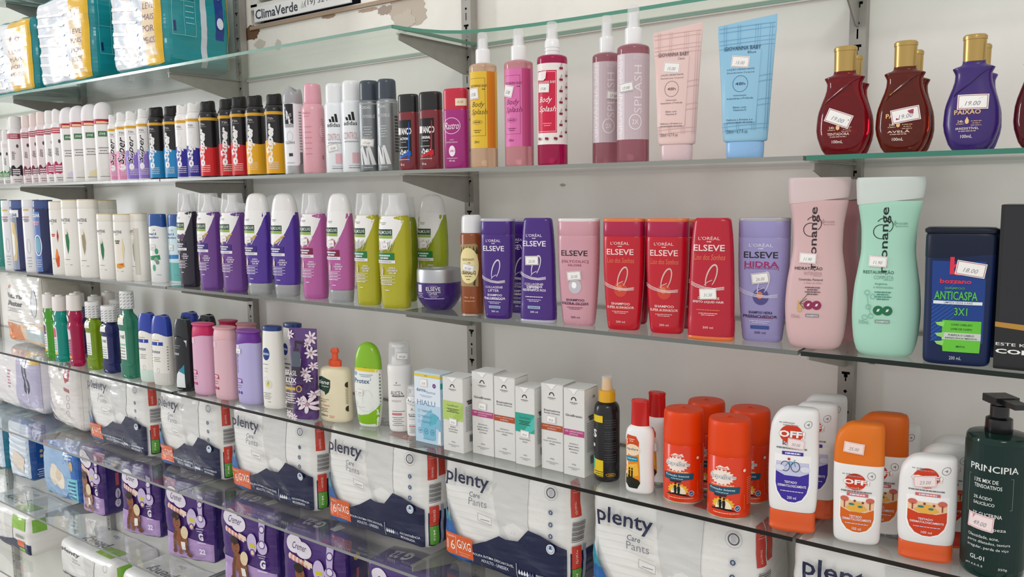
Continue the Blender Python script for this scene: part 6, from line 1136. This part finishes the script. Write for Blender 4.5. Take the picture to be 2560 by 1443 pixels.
put(hourglass, 'shampoo_bottle', 'dusky pink hourglass bottle standing behind the powder pink one', SH, 2030, 2160, 860, 449, 'B', MG, n=2.5, ratio=.46, rot=14, yf=-.165, col='#c48890', full=0)
put(rect_bottle, 'shampoo_bottle', 'navy rectangular anti-dandruff shampoo bottle with lime stripes', SH, 2321, 2502, 918, 568, 'B', 'rectangular shampoo bottles', n=4.2, ratio=.5, rot=8, w=.073)
put(rect_bottle, 'shampoo_bottle', 'navy rectangular bottle standing just behind the lime striped one', SH, 2372, None, 905, 572, 'B', 'rectangular shampoo bottles', n=4.2, ratio=.5, rot=8, w=.073, yf=-.175, full=0)
put(kit_box, 'gift_box', 'black gift set carton with a bronze curve, at the right edge', 'box', 2505, None, 925, 497, 'B', None, n=20, ratio=.35, w=.17, yf=-.235, h=.186)
# ================================================================== shelf C
MW = 'mouthwash bottles'
def mw(fn, label, l, r, vb, vt, w=None, yf=None, **kw): return put(fn, 'mouthwash_bottle', label, 'mouthwash', l, r, vb, vt, 'C', MW, n=2.3 if fn is mouth_white else 3.2, ratio=.62, rot=4, w=w, yf=yf, **kw)
mw(mouth_white, 'lime green mouthwash with beige cap, leftmost bottle', 85, None, 893, 729, w=.046)
mw(mouth_white, 'turquoise mouthwash with beige cap', 109, None, 902, 735, w=.052, liq='#15b8ab', lab='#cfd8dc', acc='#d04a5c')
mw(mouth_white, 'magenta mouthwash with beige cap', 145, None, 913, 731, w=.053, liq='#d01a5e', lab='#b8386a', acc='#d6cdd2', yel='#e6a52e')
mw(mouth_hatch, 'olive green mouthwash with hatched white cap', 189, None, 921, 752, w=.052, liq='#9cc01e', acc='#3a2f66', txt='')
mw(mouth_hatch, 'dark blue mouthwash with hatched cap', 228, None, 930, 762, w=.056, liq='#353a80', acc='#3a3f55')
mw(mouth_hatch, 'tall green mouthwash with slim hatched cap', 274, 327, 944, 726, liq='#45a083', tall=1, acc='#333b44')
mw(mouth_white, 'beige-capped mouthwash behind the magenta one', 158, None, 890, 727, w=.050, yf=-.14, liq='#3f3a80')
mw(mouth_white, 'beige-capped mouthwash behind the olive one, left', 200, None, 890, 735, w=.050, yf=-.15, liq='#3f3a80')
mw(mouth_white, 'beige-capped mouthwash behind the olive one, nearest the upright', 236, None, 890, 725, w=.050, yf=-.12, liq='#3f3a80')
mw(mouth_hatch, 'green mouthwash with hatched cap behind the dark blue one', 252, None, 915, 748, w=.050, yf=-.165, liq='#5f8f1c')
LG = 'body wash bottles'; BW = 'body wash'
def of(label, l, r, vb, vt, w=None, yf=None, **kw): return put(oval_flip, 'body_wash_bottle', label, BW, l, r, vb, vt, 'C', LG, n=2.5, ratio=.6, rot=14, w=w, yf=yf, **kw)
of('white body wash bottle with blue cap and pale green foot', 324, None, 952, 779, w=.052, foot='#cfe3d8')
of('white body wash bottle with blue cap and a small price tag', 358, 412, 962, 785, foot='#dcdad6')
of('black body wash bottle with a white slanted foot panel', 414, 464, 972, 793, col='#16191f', capc='#22272b', black=1)
of('blue-capped body wash bottle standing behind the black one', 432, None, 940, 777, w=.054, yf=-.15)
of('black body wash bottle standing behind, left of the pink caps', 474, None, 945, 784, w=.054, yf=-.15, col='#1a1e24', capc='#1b2026', black=1)
def df(label, l, r, vb, vt, w=None, yf=None, **kw): return put(disc_flip, 'body_wash_bottle', label, BW, l, r, vb, vt, 'C', LG, n=2.5, ratio=.58, rot=6, w=w, yf=yf, **kw)
df('pink body wash bottle with a hot pink disc cap', 461, 519, 985, 805)
df('pale pink body wash bottle with a blush disc cap', 515, 573, 998, 814, col='#dbb2bc', capc='#dfb2b8', disc='#d99fa6', lab='#a52448')
df('lavender body wash bottle with a purple disc cap and price tag', 573, 637, 1010, 822, col='#b7b0dc', capc='#6a2f94', disc='#8a4aa5', lab='#5b3aa0', txt=1, tagp=1)
df('hot pink capped bottle standing behind the blush one', 530, None, 950, 798, w=.054, yf=-.14, col='#c86a94', capc='#b3184a', disc='#b8405f')
df('blush capped bottle standing behind the lavender one', 574, None, 955, 806, w=.056, yf=-.145, col='#dbb2bc', capc='#dca6aa', disc='#cf9199')
put(nivea, 'body_wash_bottle', 'white body wash bottle with navy cap and round blue logo', BW, 637, 695, 1021, 812, 'C', LG, n=2.5, ratio=.6, rot=14)
put(nivea, 'body_wash_bottle', 'white bottle with navy cap standing behind, back label showing', BW, 690, None, 985, 805, 'C', LG, n=2.5, ratio=.6, rot=0, w=.058, yf=-.15, behind=1)
put(pouch, 'refill_pouch', 'purple floral soap refill pouch with a black pump picture', 'refill pouch', 707, 780, 1050, 819, 'C', None, n=2.2, ratio=.5, rot=18)
put(cream_pump, 'cream_bottle', 'cream coloured hair cream bottle with orange nozzle', 'hair cream', 782, 864, 1055, 868, 'C', None, n=2.5, ratio=.6, rot=8)
put(green_dome, 'body_wash_bottle', 'white bottle with a lime green domed cap and lime foot', BW, 872, 943, 1069, 854, 'C', LG, n=2.5, ratio=.58, rot=16)
put(foam, 'foam_pump_bottle', 'tall white foam bottle with a clear cap and tilted tag', 'foam bottle', 957, 1018, 1081, 851, 'C', 'white foam bottles', rot=6)
put(foam, 'foam_pump_bottle', 'small white foam bottle beside the pale blue carton', 'foam bottle', 1003, 1043, 1091, 961, 'C', 'white foam bottles', rot=4, small=1)
CG = 'small white cartons'
def cb(fn, label, l, r, s2, vb, vt, yf=None, d=None, **kw):
    """carton: front face between columns l..r (facing the room), right side up to column s2"""
    z = ZS['C']+GT; p = onz(l, vb, z); y = max(YF, min(-.05, p.y)) if yf is None else yf
    a = ony(l, 1000, y).x; b = ony(r, 1000, y).x; dd = .04 if d is None else d; H = ony(l, vt, y).z-z
    it = Item('carton_box', b-a, dd, H); fn(it, **kw); o = it.root; o.location = ((a+b)/2, y+dd/2, z); LOG.append(('carton', round(a, 3), round(y, 3), round(b-a, 3), round(H, 3))); return tag(o, label, 'box', CG)
cb(blue_carton, 'pale blue carton with a yellow top strip and teal figure', 1037, 1101, 1107, 1101, 929, d=.035)
cb(carton, 'small white carton with a lime green block', 1107, 1157, 1180, 1123, 938, band=('#b4cc6f', .42, .67), gname=1, name='CaroBrassic', words=('MAMÃO', 'ALOE VERA', 'PANTENOL'), pt=(.02, .40))
cb(carton, 'tall white carton with a pink strip, left one', 1180, 1233, 1265, 1131, 925, band=('#b5477f', .455, .525), pt=(.0, .585))
cb(carton, 'tall white carton with a rust strip, left one', 1235, 1287, 1324, 1143, 937, name='Brassicaderma', band=('#b0512c', .455, .525), words=('BRÁSSICA', 'ÓLEO DE GIRASSOL', 'UREIA'), pt=None)
cb(carton, 'small white carton with a teal block', 1288, 1336, 1353, 1158, 963, band=('#2fa391', .42, .66), gname=1, name='Creme Protetor', words=('DEXPANTENOL', 'ZINCO'), pt=(.0, .40))
cb(carton, 'tall white carton with a rust strip, right one with price tag', 1353, 1407, 1445, 1169, 954, name='Brassicaderma', band=('#b0512c', .455, .525), words=('BRÁSSICA', 'ÓLEO DE GIRASSOL', 'UREIA'), pt=(-.05, .585))
cb(carton, 'tall white carton with a pink strip, rightmost beside the black spray', 1409, 1461, 1499, 1184, 966, band=('#b5477f', .455, .525), pt=None, d=.042)
put(black_spray, 'spray_bottle', 'black spray bottle with a yellow nozzle', 'spray bottle', 1486, 1550, 1209, 940, 'C', None, rot=4)
RG = 'insect repellent'
put(repellent, 'repellent_bottle', 'white repellent bottle with red cap, front one', 'repellent', 1568, 1640, 1238, 999, 'C', RG, n=2.4, ratio=.62, rot=10)
put(repellent, 'repellent_bottle', 'white repellent bottle with red cap, standing behind with a tag', 'repellent', 1612, None, 1190, 980, 'C', RG, n=2.4, ratio=.62, rot=10, w=.044, yf=-.165, tagp=1)
for l, r, vb, vt, yf, rot, lab in [(1666, 1767, 1265, 1017, None, 10, 'orange repellent spray can, front left of four'), (1781, 1890, 1306, 1040, None, 10, 'orange repellent spray can, front right and nearest of four'), (1727, 1821, 1225, 997, -.150, 0, 'orange repellent spray can, back left of four'), (1836, 1938, 1264, 1017, -.171, 16, 'orange repellent spray can, back right of four')]:
    put(repel_can, 'spray_can', lab, AC, l, r, vb, vt, 'C', 'orange repellent cans', key='repel', rot=rot, yf=yf)
def ol(label, l, r, vb, vt, w=None, yf=None, **kw): return put(off_lotion, 'repellent_bottle', label, 'repellent', l, r, vb, vt, 'C', RG, n=3.0, ratio=.46, rot=12, w=w, yf=yf, **kw)
ol('white repellent lotion with a purple shield and a bicycle, front one', 1940, 2064, 1340, 1019, w=None)
ol('white repellent lotion with a purple shield, second in its line', 1990, None, 1298, 1007, w=.064, yf=-.175, tag1=0)
ol('white repellent lotion, last in the purple shield line', 2018, None, 1262, 987, w=.064, yf=-.115, tag1=0)
ol('white spray repellent with a big orange cap, front one', 2109, 2234, 1370, 1057, w=None, spray=1, kids=0, foot='#e0741c', shield='#d9661c', tag1=3)
ol('orange-capped spray repellent standing behind the front one', 2160, None, 1330, 1034, w=.066, yf=-.178, spray=1, kids=0, foot='#cf5f14', shield='#d9661c', tag1=0)
ol('white repellent lotion with a red foot behind the orange caps', 2205, None, 1290, 1062, w=.062, yf=-.105, kids=0, foot='#c9302a', shield='#c4301f', tag1=0)
ol('white repellent lotion with an orange shield and pink price tag, nearest one', 2279, 2426, 1417, 1140, w=None, kids=0, shield='#cf3f1c', tag1=2)
ol('white repellent lotion standing behind the pink-tagged one', 2325, None, 1370, 1116, w=.066, yf=-.175, kids=0, shield='#cf3f1c', foot='#c4381f', tag1=0)
ol('white repellent lotion, last of the line by the dark green bottle', 2352, None, 1310, 1094, w=.062, yf=-.105, kids=0, shield='#cf3f1c', foot='#c4381f', tag1=0)
put(pump_bottle, 'pump_bottle', 'dark green pump bottle with black pump at the right edge', 'pump bottle', 2448, 2610, 1440, 985, 'C', None, rot=16, yf=-.243, h=None)
